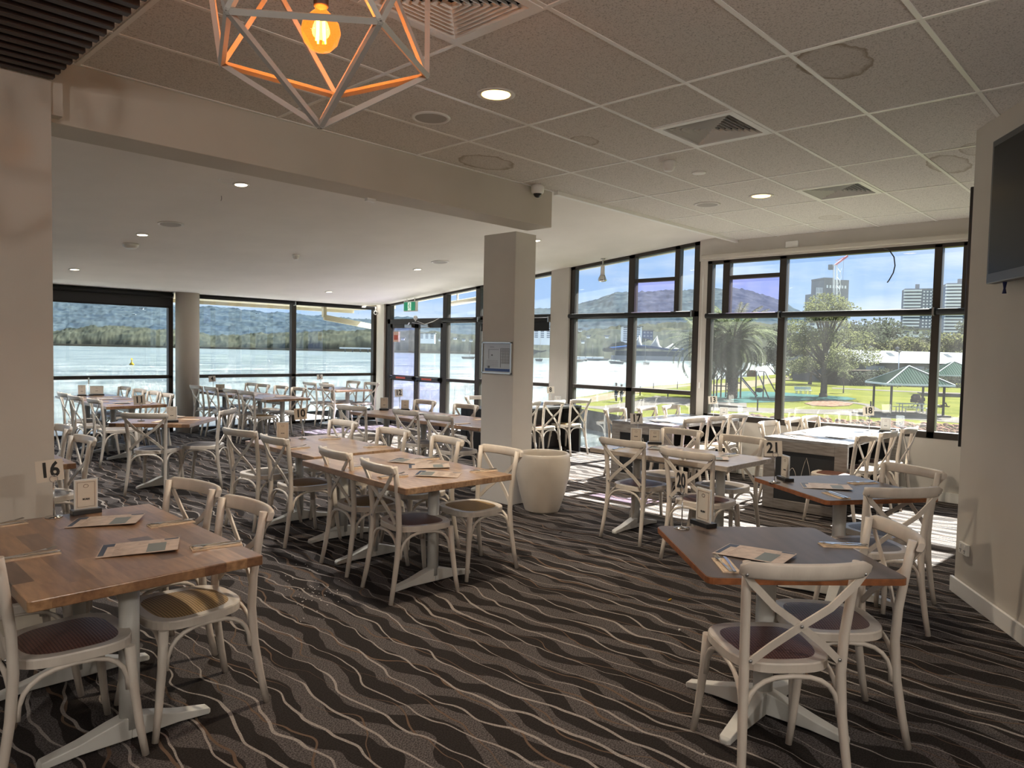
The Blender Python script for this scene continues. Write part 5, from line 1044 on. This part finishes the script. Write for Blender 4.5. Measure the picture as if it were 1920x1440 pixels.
MB().box(-1.1,1.1,-.35,.35,.72,.76).build('tabletop','bench_pale',t_); MB().box(-1.1,1.1,-.85,-.55,.42,.46).build('bench_seat','bench_pale',t_); MB().box(-1.1,1.1,.55,.85,.42,.46).build('bench_seat','bench_pale',t_)
for sx_ in (-.85,.85): MB().box(sx_-.03,sx_+.03,-.75,-.70,0,.42).box(sx_-.03,sx_+.03,.70,.75,0,.42).box(sx_-.03,sx_+.03,-.25,-.2,0,.72).box(sx_-.03,sx_+.03,.2,.25,0,.72).build('leg','steel',t_)
def bench(px_,row,label):
    P=G(px_,row,ZG); t_=thing('park_bench',label,'bench',(P.x,P.y,ZG),math.atan2(CR.y,CR.x)); MB().box(-1,1,-.2,.25,.42,.48).build('seat','bench_pale',t_); MB().box(-1,1,.22,.28,.55,.9).build('backrest','bench_pale',t_)
    for sx_ in (-.8,-.3,.3,.8): MB().box(sx_-.03,sx_+.03,-.15,-.1,0,.42).box(sx_-.03,sx_+.03,.2,.25,0,.9).build('leg','steel',t_)
bench(1506,739,'pale bench with a backrest beside the teal play surface')
# playground
P=G(1420,748,ZG); t_=thing('slide_frame','dark climbing frame with a grey slide on the teal play surface','playground',(P.x,P.y,ZG),math.atan2(CR.y,CR.x)); 
MB().bar((-.1,0,.25),(-1.6,.6,2.1),.5,.05).bar((-.1,-.25,.32),(-1.6,.35,2.2),.04,.14).bar((-.1,.25,.32),(-1.6,.85,2.2),.04,.14).build('slide','slide_metal',t_)
for i,(x,y,h_) in enumerate(((-1.7,.3,2.9),(-1.7,1.5,2.9),(-2.9,.3,2.9),(-2.9,1.5,2.9),(-4.2,.4,2.4),(-4.2,1.5,2.4),(-3.6,.9,3.0),(-5.0,1.0,2.2))): MB().tube([(x,y,0),(x,y,h_)],.08,8).build('post','play_dark',t_)
MB().box(-2.9,-1.7,.3,1.5,1.55,1.65).box(-4.2,-2.9,.5,1.4,1.2,1.28).build('platform','play_dark',t_); MB().bar((-1.6,.9,2.9),(-.2,.9,2.9),.08,.08).box(-.9,.0,.8,.95,2.3,3.0).build('sign_panel','play_orange',t_)
b=MB()
for k in range(10): b.tube([(-2.9,.3+.12*k,1.65),(-2.9,.3+.12*k,2.4)],.02,5).tube([(-2.9+.12*k,.3,1.65),(-2.9+.12*k,.3,2.4)],.02,5)
b.build('railing','play_dark',t_)
for (x0,x1) in ((.1,1.3),(.9,2.4)): MB().tube([(x0,.6,2.9),(x1,.2,0)],.07,6).tube([(x0,.9,2.9),(x0+.25,1.6,0)],.07,6).build('swing_leg','slide_metal',t_)
MB().tube([(.1,.75,2.9),(.95,.75,2.9)],.06,6).build('swing_beam','slide_metal',t_); MB().ball((.4,.7,.9),.42,0,6,(1,1,.6)).build('swing_seat','play_dark',t_)
# lamp posts and bollards
for (c_,r_,h_,d,lb) in ((1683,730,5.6,112,'slender park lamp post in front of the long white roofed building'),):
    P=at(c_,r_,d); t_=thing('lamp_post',lb,'street lamp',(P.x,P.y,ZG)); MB().tube([(0,0,0),(0,0,h_)],.07,6).build('pole','steel',t_); MB().ball((0,0,h_),.3,0,6,(1.5,1,.4)).build('lamp_head','boat_white',t_)
for i,(c_,r_) in enumerate(((1225,733),(1270,729),(1200,742),(1252,748),(1420,771),(1632,775))):
    P=G(c_,r_,ZG); tag(MB().tube([(0,0,0),(0,0,1.0)],.06,6).build('bollard','play_dark',loc=(P.x,P.y,ZG)),'thin dark bollard beside the park path, '+('left of two at the shore edge','right of two at the shore edge','nearest the two walkers','between the walkers and the tall post','in front of the slide','left of the near shelter')[i],'bollard','bollards along the park path')
# long building
W0,W1=at(1605,700,128),at(1900,700,150); dw=(W1-W0); dw.z=0; Lw=dw.length; rz=math.atan2(dw.y,dw.x)
t_=thing('long_building','long low building with a white metal roof and blue-grey wall across the lawn','building',(W0.x,W0.y,ZG),rz)
back=1 if True else -1
MB().box(0,Lw,0,14,0,3.75).build('wall','wall_bluegrey',t_); b=MB(); b.add([(-1.6,-.4,3.7),(Lw,-.4,3.7),(Lw,7,6.0),(-1.6,7,6.0),(Lw,14.4,3.7),(-1.6,14.4,3.7)],[(0,1,2,3),(3,2,4,5),(0,3,5),(1,4,2)]); b.build('roof','roof_white',t_)
b=MB()
for k in range(4): 
    y0=.6+ (k%2)*3; x=5+k*9; b.add([(x,y0,3.73+.33*y0+.05),(x+1.6,y0,3.73+.33*y0+.05),(x+3.1,y0+2,3.73+.33*(y0+2)+.05),(x+1.6,y0+2,3.73+.33*(y0+2)+.05)],[(0,1,2,3)])
b.build('skylight','wall_bluegrey',t_)
for k in range(3): MB().lathe([(.3,6.0),(.3,6.4),(.5,6.6),(.001,6.9)],10,(5+k*8,7)).build('roof_vent','boat_white',t_)
for x in (2.5,14,27): MB().box(x,x+5,-.05,0,2.2,3.1).build('window','tower_dark',t_)
P=at(1590,712,118); t_=thing('shed','low brown timber shed in front of the long white roofed building','shed',(P.x,P.y,ZG),rz); MB().box(0,9,0,4,0,2.2).build('wall','shed_brown',t_); MB().box(-.5,9.8,-.6,4.4,2.3,2.45).build('roof','bark_grey',t_)
# towers
def tower(px0,px1,top,base,d,label,side=.35,fl=22):
    A_,B2=at(px0,base,d),at(px1,base,d); w_=(B2-A_).length; H=at(px0,top,d).z-ZG; M_=(A_+B2)/2
    t_=thing('apartment_tower',label,'tower',(M_.x,M_.y,ZG),math.atan2(CR.y,CR.x)+side); w2=w_*.78; MB().box(-w2/2,w2/2,-w2/2,w2/2,0,H).build('core','tower_dark',t_)
    b=MB(); fh=H/fl
    for k in range(fl): z=fh*(k+.62); cut=w2*.16*(1-k/fl); b.box(-w2/2-.6,-.0+w2*.10+cut*-.6,-w2/2-.9,-w2/2+.3,z,z+fh*.5); b.box(w2/2-.3,w2/2+.8,-w2/2-.6,w2/2,z,z+fh*.5)
    b.build('balcony_bands','tower_white',t_); b=MB()
    for k in range(fl):
        for j in range(3): x=w2*(.16+.12*j); b.box(x,x+w2*.06,-w2/2-.15,-w2/2,fh*(k+.3),fh*(k+.75))
    b.build('windows','tower_white',t_); MB().box(-w2/2,w2/2,-w2/2,w2/2,H,H+1).box(-1,1,-1,1,H+1,H+4).build('roof_plant','tower_grey',t_); return t_
tower(1684,1742,546,690,420,'striped white and grey apartment tower seen above the long white roof',-.38,24); tower(1760,1822,536,700,420,'striped white and grey apartment tower behind the right window mullions',-.38,25)
A_=at(1548,700,520); H=at(1548,527,520).z-ZG
t_=thing('unfinished_tower','dark unfinished concrete tower rising behind the fig tree under the crane','tower',(A_.x,A_.y,ZG),math.atan2(CR.y,CR.x)+.15)
MB().box(-9,10,-8,8,0,H).box(-14,-9,-7,7,0,H*.83).build('concrete_shell','tower_grey',t_); MB().box(-9.2,-1,-8,8,H,H+1.2).build('parapet','tower_grey',t_)
b=MB()
for k in range(12): b.box(-14.3,-9,-7.4,-7,H*.83-3.5*k,H*.83-3.5*k+.5); b.box(-14.3+.5*k,-14.2+.5*k,-7.4,-7.2,H*.4,H*.9)
for k in range(7): b.box(-7+2.3*k,-5.8+2.3*k,-8.1,-8,H-6,H-4)
b.build('scaffold','tower_white',t_)
t_=thing('tower_crane','white tower crane with a red jib above the unfinished tower','crane',(0,0,0)); Cb=at(1566,700,505); Ct=at(1566,497,505); Cb.z=ZG
b=MB()
for dx,dy in ((-1,-1),(1,-1),(1,1),(-1,1)): b.bar((Cb.x+dx,Cb.y+dy,ZG),(Ct.x+dx,Ct.y+dy,Ct.z),.35,.35)
n_=int((Ct.z-ZG)/3)
for k in range(n_):
    z=ZG+3*k; s_=1 if k%2 else -1; b.bar((Cb.x-s_,Cb.y-1,z),(Cb.x+s_,Cb.y-1,z+3),.25,.25).bar((Cb.x-1,Cb.y-s_,z),(Cb.x-1,Cb.y+s_,z+3),.25,.25)
b.build('mast','crane_white',t_); J=at(1589,480,505); MB().bar(Ct,J,1.4,1.2).bar(Ct+Vector((0,0,3)),J,.3,.3).build('jib','crane_red',t_); K_=at(1558,499,505); MB().bar(Ct,K_,1.2,1).build('counter_jib','crane_white',t_); MB().box(K_.x-1.4,K_.x+1.4,K_.y-1.4,K_.y+1.4,K_.z-2.5,K_.z+1).build('counterweight','tower_grey',t_); MB().bar(J+(Ct-J)*.3,J+(Ct-J)*.3-Vector((0,0,28)),.15,.15).build('hoist_rope','tower_grey',t_)
# buildings on the far shores
def hill_d(c_,r_,R0=960,R1=1700,prof=.9):
    def ip(tab,q):
        for (a,ra),(b2,rb) in zip(tab[:-1],tab[1:]):
            if a<=q<=b2: return ra+(rb-ra)*(q-a)/(b2-a)
        return tab[-1][1]
    zr=D(c_,ip(RID,c_),R1).z
    for k in range(2,100):
        s_=k/100; d_=R0+(R1-R0)*s_
        if ZWA-1+(zr-ZWA+1)*s_**prof>=D(c_,r_,d_).z: return d_-14
    return R1
def block(px0,px1,top,base,d,label,m='tower_white',fl=4,name='apartment_building',cat='building',grp=None):
    A_,B2=at(px0,base,d),at(px1,base,d); w_=(B2-A_).length; T=at(px0,top,d); M_=(A_+B2)/2; z0=M_.z-(6 if fl>1 else .5); H=T.z-z0; fh=(T.z-M_.z)/fl
    t_=thing(name,label,cat,(M_.x,M_.y,z0),math.atan2(CR.y,CR.x),grp); MB().box(-w_/2,w_/2,0,w_*.4,0,H).build('wall',m,t_); b=MB()
    for k in range(fl): 
        n_=max(3,int(w_/5))
        for j in range(n_): x=-w_/2+w_*(j+.2)/n_; b.box(x,x+w_*.55/n_,-.3,0,(6 if fl>1 else .5)+fh*(k+.25),(6 if fl>1 else .5)+fh*(k+.75))
    b.build('windows','tower_dark',t_); MB().box(-w_/2-1,w_/2+1,-1,w_*.4+1,H,H+.8).build('roof','roof_white' if m!='tower_grey' else 'tower_grey',t_); return t_
block(786,815,625,635,900,'long white apartment block on the wooded far shore behind the glass doors'); block(1000,1034,612,634,640,'white balconied block beyond the lake just right of the square pillar',fl=6)
block(1166,1203,612,640,650,'stepped white apartment block on the hillside above the sail roofed pavilion',fl=7); block(1205,1224,620,640,665,'plain blue building beside the stepped white block','pav_blue',fl=3,name='office_building')
block(1500,1545,604,626,480,'pale hillside building left of the fig tree crown',fl=3); block(1782,1818,650,668,260,'grey two storey house with a flat roof under the striped tower','tower_grey',fl=2,name='house'); block(1690,1742,618,650,300,'beige block below the nearer striped tower',fl=3)
rg=random.Random(12)
names_=['white house on the far hillside, %s'%w_ for w_ in ('above the glass doors','left of the door mullion','below the white apartment block','right of the white apartment block','near the door frame','behind the middle mullion','behind the right door mullion','low by the water near the doors','high in the first lake window','higher in the first lake window','in the second lake window','beside the long bridge','near the tall lake mullion','at the shore beyond the pillar','on the ridge behind the tall window','left in the tall window','mid slope in the tall window')]
for i,(c_,r_) in enumerate(((740,632),(752,634),(797,640),(822,636),(836,634),(850,633),(866,636),(880,637),(262,578),(247,590),(480,588),(690,620),(600,630),(1090,640),(1100,630),(1085,618),(1135,630))):
    block(c_,c_+6,r_,r_+3,hill_d(c_,r_) if c_<700 else (925 if c_<1000 else 618),names_[i],fl=1,name='house',cat='house',grp='small houses on the far shore')
# pavilion with sails
A_=at(1150,668,590); B2=at(1282,668,590); w_=(B2-A_).length; t_=thing('pavilion','blue roofed waterfront pavilion with two white sail peaks across the lake','pavilion',((A_.x+B2.x)/2,(A_.y+B2.y)/2,ZWA),math.atan2(CR.y,CR.x))
MB().box(-w_/2,w_/2,0,14,0,3.6).build('deck_wall','tower_grey',t_); MB().box(-w_/2+3,w_/2,1,13,3.6,7.5).build('glass_wall','pav_glass',t_)
b=MB(); K=24; vs=[]
for i in range(K+1):
    u=i/K; x=-w_/2-2+(w_+4)*u; z=8.2+2.4*sin(PI*min(1,u*1.25))**1.4
    vs+=[(x,-3,z),(x,14,z+.5),(x,-3,z+1.6),(x,14,z+2.1)]
fs=[]
for i in range(K): o=i*4; fs+=[(o,o+4,o+5,o+1),(o+2,o+3,o+7,o+6),(o,o+2,o+6,o+4),(o+1,o+5,o+7,o+3)]
b.add(vs,fs).build('roof','pav_blue',t_)
for (px_,top,w2,hh) in ((1199,632,8,11),(1232,632,8,11),(1262,642,9,5)):
    x=(px_-1216)/132*w_; z0=9.5; b=MB(); vs=[(x,2,z0+hh)]; 
    for k in range(16): a_=2*PI*k/16; vs.append((x+w2*.45*cos(a_)-1.0,4+w2*.5*sin(a_),z0+hh*.28)); 
    for k in range(16): a_=2*PI*k/16; vs.append((x+w2*cos(a_)-1.5,5+w2*.9*sin(a_),z0))
    fs=[(0,1+k,1+(k+1)%16) for k in range(16)]+[(1+k,1+(k+1)%16,17+(k+1)%16,17+k) for k in range(16)]; b.add(vs,fs,0,True).build('sail_peak','sail_white',t_)
struct(MB().bar(at(1050,671,615),at(1132,672,612),6,2.5).build('jetty_wall','tower_white'))
# yachts
YL=('leftmost, beside the dark table','second from the left','with the tallest mast in the middle','next to the window mullion','right of the mullion','before the blue pavilion','behind the square pillar gap','at the door sidelight','beside the tall lake mullion')
for i,(c_,r_,d,h_) in enumerate(((1086,672,430,14),(1098,670,470,12),(1155,672,380,15),(1178,672,450,12),(1112,671,500,11),(1210,674,360,13),(1012,668,420,14),(879,664,460,5),(1130,671,520,12))):
    P=at(c_,r_,d); t_=thing('yacht','small white moored yacht across the lake, '+YL[i],'boat',(P.x,P.y,ZWA),i*.7,'yachts moored across the lake'); b=MB()
    b.add([(-5,-1.2,1.3),(5.5,0,1.5),(-5,1.2,1.3),(-4.5,-.8,0),(4,0,0),(-4.5,.8,0)],[(0,2,1),(3,4,5),(0,1,4,3),(1,2,5,4),(2,0,3,5)]).build('hull','boat_white',t_); MB().tube([(.5,0,1.3),(.5,0,h_)],.12,5).bar((.5,0,2.4),(-4,0,2.4),.15,.2).build('mast','boat_white',t_)
P=G(247,684,ZWA); t_=thing('buoy','small yellow marker buoy floating on the lake beyond the far left window','buoy',(P.x,P.y,ZWA)); MB().lathe([(.55,-.2),(.6,.2),(.3,.5),(.12,.8),(.1,1.3),(.001,1.4)],14).build('float_body','buoy_yellow',t_); MB().bar((0,-.25,1.35),(0,.25,1.75),.4,.05).build('top_mark','buoy_yellow',t_)
P0_,P1_=at(640,654,880),at(712,655,860); t_=thing('bridge','low white road bridge crossing the lake near the window corner','bridge',(0,0,0)); MB().bar((P0_.x,P0_.y,ZWA+4.6),(P1_.x,P1_.y,ZWA+4.6),8,1.6).build('deck','tower_white',t_)
for k in range(5): p=P0_.lerp(P1_,(k+.5)/5); MB().tube([(p.x,p.y,ZWA),(p.x,p.y,ZWA+4)],.8,8).build('pier','tower_grey',t_)
# ---- people
def person(label,P,rz,top_m,pants,pose='walk',s=1.0,hair='hair_dark',name='person'):
    t_=thing(name,label,'person',P,rz)
    def skin(nm,verts,edges,radii,m):
        me=bpy.data.meshes.new(nm); me.from_pydata([Vector(v)*s for v in verts],edges,[]); o=bpy.data.objects.new(nm,me); COL.objects.link(o); o.parent=t_; me.materials.append(M[m])
        sk=o.modifiers.new('skin','SKIN'); 
        for i,r in enumerate(radii): me.skin_vertices[0].data[i].radius=(r*s,r*s)
        me.skin_vertices[0].data[0].use_root=True; sk.use_smooth_shade=True; sb=o.modifiers.new('sub','SUBSURF'); sb.levels=1; sb.render_levels=2; return o
    if pose=='lie':
        J=dict(pel=(0,0,.13),ch=(-.5,0,.17),nk=(-.66,0,.16),hd=(-.85,0,.17),hl=(.08,.10,.12),kl=(.5,.12,.14),fl=(.95,.14,.07),hr=(.08,-.10,.12),kr=(.42,-.12,.48),fr=(.60,-.12,.06),sl=(-.58,.2,.15),el=(-.35,.34,.10),wl=(-.10,.40,.06),sr=(-.58,-.2,.15),er=(-.72,-.42,.10),wr=(-.9,-.3,.08))
    elif pose=='sit':
        J=dict(pel=(0,0,.50),ch=(.02,0,.92),nk=(.04,0,1.05),hd=(.07,0,1.22),hl=(.05,.1,.48),kl=(.45,.12,.50),fl=(.46,.12,.05),hr=(.05,-.1,.48),kr=(.45,-.12,.50),fr=(.50,-.14,.05),sl=(.02,.2,.98),el=(.12,.26,.72),wl=(.36,.2,.68),sr=(.02,-.2,.98),er=(.12,-.26,.72),wr=(.36,-.2,.70))
    else:
        J=dict(pel=(0,0,.95),ch=(.02,0,1.30),nk=(.02,0,1.46),hd=(.05,0,1.63),hl=(0,.09,.90),kl=(.14,.1,.50),fl=(.10,.1,.05),hr=(0,-.09,.90),kr=(.02,-.1,.50),fr=(-.22,-.1,.08),sl=(.01,.19,1.40),el=(-.08,.25,1.13),wl=(.02,.26,.88),sr=(.01,-.19,1.40),er=(.06,-.25,1.13),wr=(.22,-.22,.95))
    V_=lambda k:Vector(J[k]); ks=list(J); idx={k:i for i,k in enumerate(ks)}
    rad=dict(pel=.12,ch=.13,nk=.05,hd=.095,hl=.085,kl=.05,fl=.035,hr=.085,kr=.05,fr=.035,sl=.05,el=.036,wl=.024,sr=.05,er=.036,wr=.024)
    vs=[J[k] for k in ks]; rr=[rad[k] for k in ks]; ed=[(idx[a],idx[b_]) for a,b_ in (('pel','ch'),('ch','nk'),('nk','hd'),('pel','hl'),('hl','kl'),('kl','fl'),('pel','hr'),('hr','kr'),('kr','fr'),('ch','sl'),('sl','el'),('el','wl'),('ch','sr'),('sr','er'),('er','wr'))]
    for sd in ('l','r'):        # hands: palm, four fingers and a thumb; feet
        w_=V_('w'+sd); e_=V_('e'+sd); dd=(w_-e_).normalized(); si=dd.cross(Vector((0,1,0)) if abs(dd.y)<.8 else Vector((0,0,1))).normalized()
        vs.append(tuple(w_+dd*.08)); rr.append(.022); ip=len(vs)-1; ed.append((idx['w'+sd],ip))
        for k in range(4): vs.append(tuple(w_+dd*(.15+.015*(1.5-abs(k-1.5)))+si*(.024*(k-1.5)))); rr.append(.008); ed.append((ip,len(vs)-1))
        vs.append(tuple(w_+dd*.09+si*.05)); rr.append(.009); ed.append((ip,len(vs)-1))
        f_=V_('f'+sd); vs.append(tuple(f_+Vector((.16,0,-.01)) if pose!='lie' else f_+Vector((.05,0,.12)))); rr.append(.032); ed.append((idx['f'+sd],len(vs)-1))
    h_=V_('hd'); up=(V_('hd')-V_('nk')).normalized(); vs.append(tuple(h_+up*.09)); rr.append(.075); ed.append((idx['hd'],len(vs)-1))
    skin('body',vs,ed,rr,'skin')
    def sub(ks_,eds,rads,nm,m): skin(nm,[J[k] if isinstance(k,str) else k for k in ks_],eds,rads,m)
    sub(['ch','pel','sl','el','sr','er'],[(0,1),(0,2),(2,3),(0,4),(4,5)],[.155,.14,.066,.05,.066,.05],'shirt',top_m)
    sub(['pel','hl','kl','fl','hr','kr','fr'],[(0,1),(1,2),(2,3),(0,4),(4,5),(5,6)],[.135,.1,.066,.05,.1,.066,.05],'trousers',pants)
    c_=h_+up*.05; MB().ball(c_*s-Vector((.02,0,0))*s,.105*s,0,8,(1,.92,1.05)).build('hair',hair,t_); return t_
ang=math.atan2(CF.y,CF.x)
p=G(1155,753,ZG); person('person in dark clothes walking on the shore path, left of the pair',(p.x,p.y,ZG),ang+2.6,'cloth_navy','cloth_navy')
p=G(1165,754,ZG); person('person in grey clothes walking on the shore path, right of the pair',(p.x,p.y,ZG),ang+2.6,'cloth_grey','cloth_grey',s=.93)
p=G(1763,764,ZG); person('person in dark and white clothes lying on the lawn beside the near shelter',(p.x,p.y,ZG),math.atan2(CR.y,CR.x),'cloth_white','cloth_navy','lie')
p=G(1728,770,ZG); person('person in dark clothes seated behind the picnic table under the near shelter',(p.x,p.y,ZG+.14),ang+2.2,'cloth_navy','cloth_navy','sit')
p=G(1716,767,ZG); t_=thing('pram','dark hooded pram parked behind the picnic table in the near shelter','pram',(p.x,p.y,ZG+.05),math.atan2(CR.y,CR.x)); b=MB(); b.ball((0,0,1.0),.42,0,8,(1,.7,.8)).box(-.35,.45,-.25,.25,.55,.85).build('hood','cloth_navy',t_); MB().tube([(-.3,0,.15),(.6,0,1.15)],.025,6).tube([(.35,0,.15),(-.2,0,.7)],.025,6).build('frame','black_metal',t_)
for dx in (-.35,.4):
    for dy in (-.25,.25): MB().tube([(dx+.13*cos(2*PI*k/14),dy,.14+.13*sin(2*PI*k/14)) for k in range(14)],.022,5,closed=True).build('wheel','black_metal',t_)
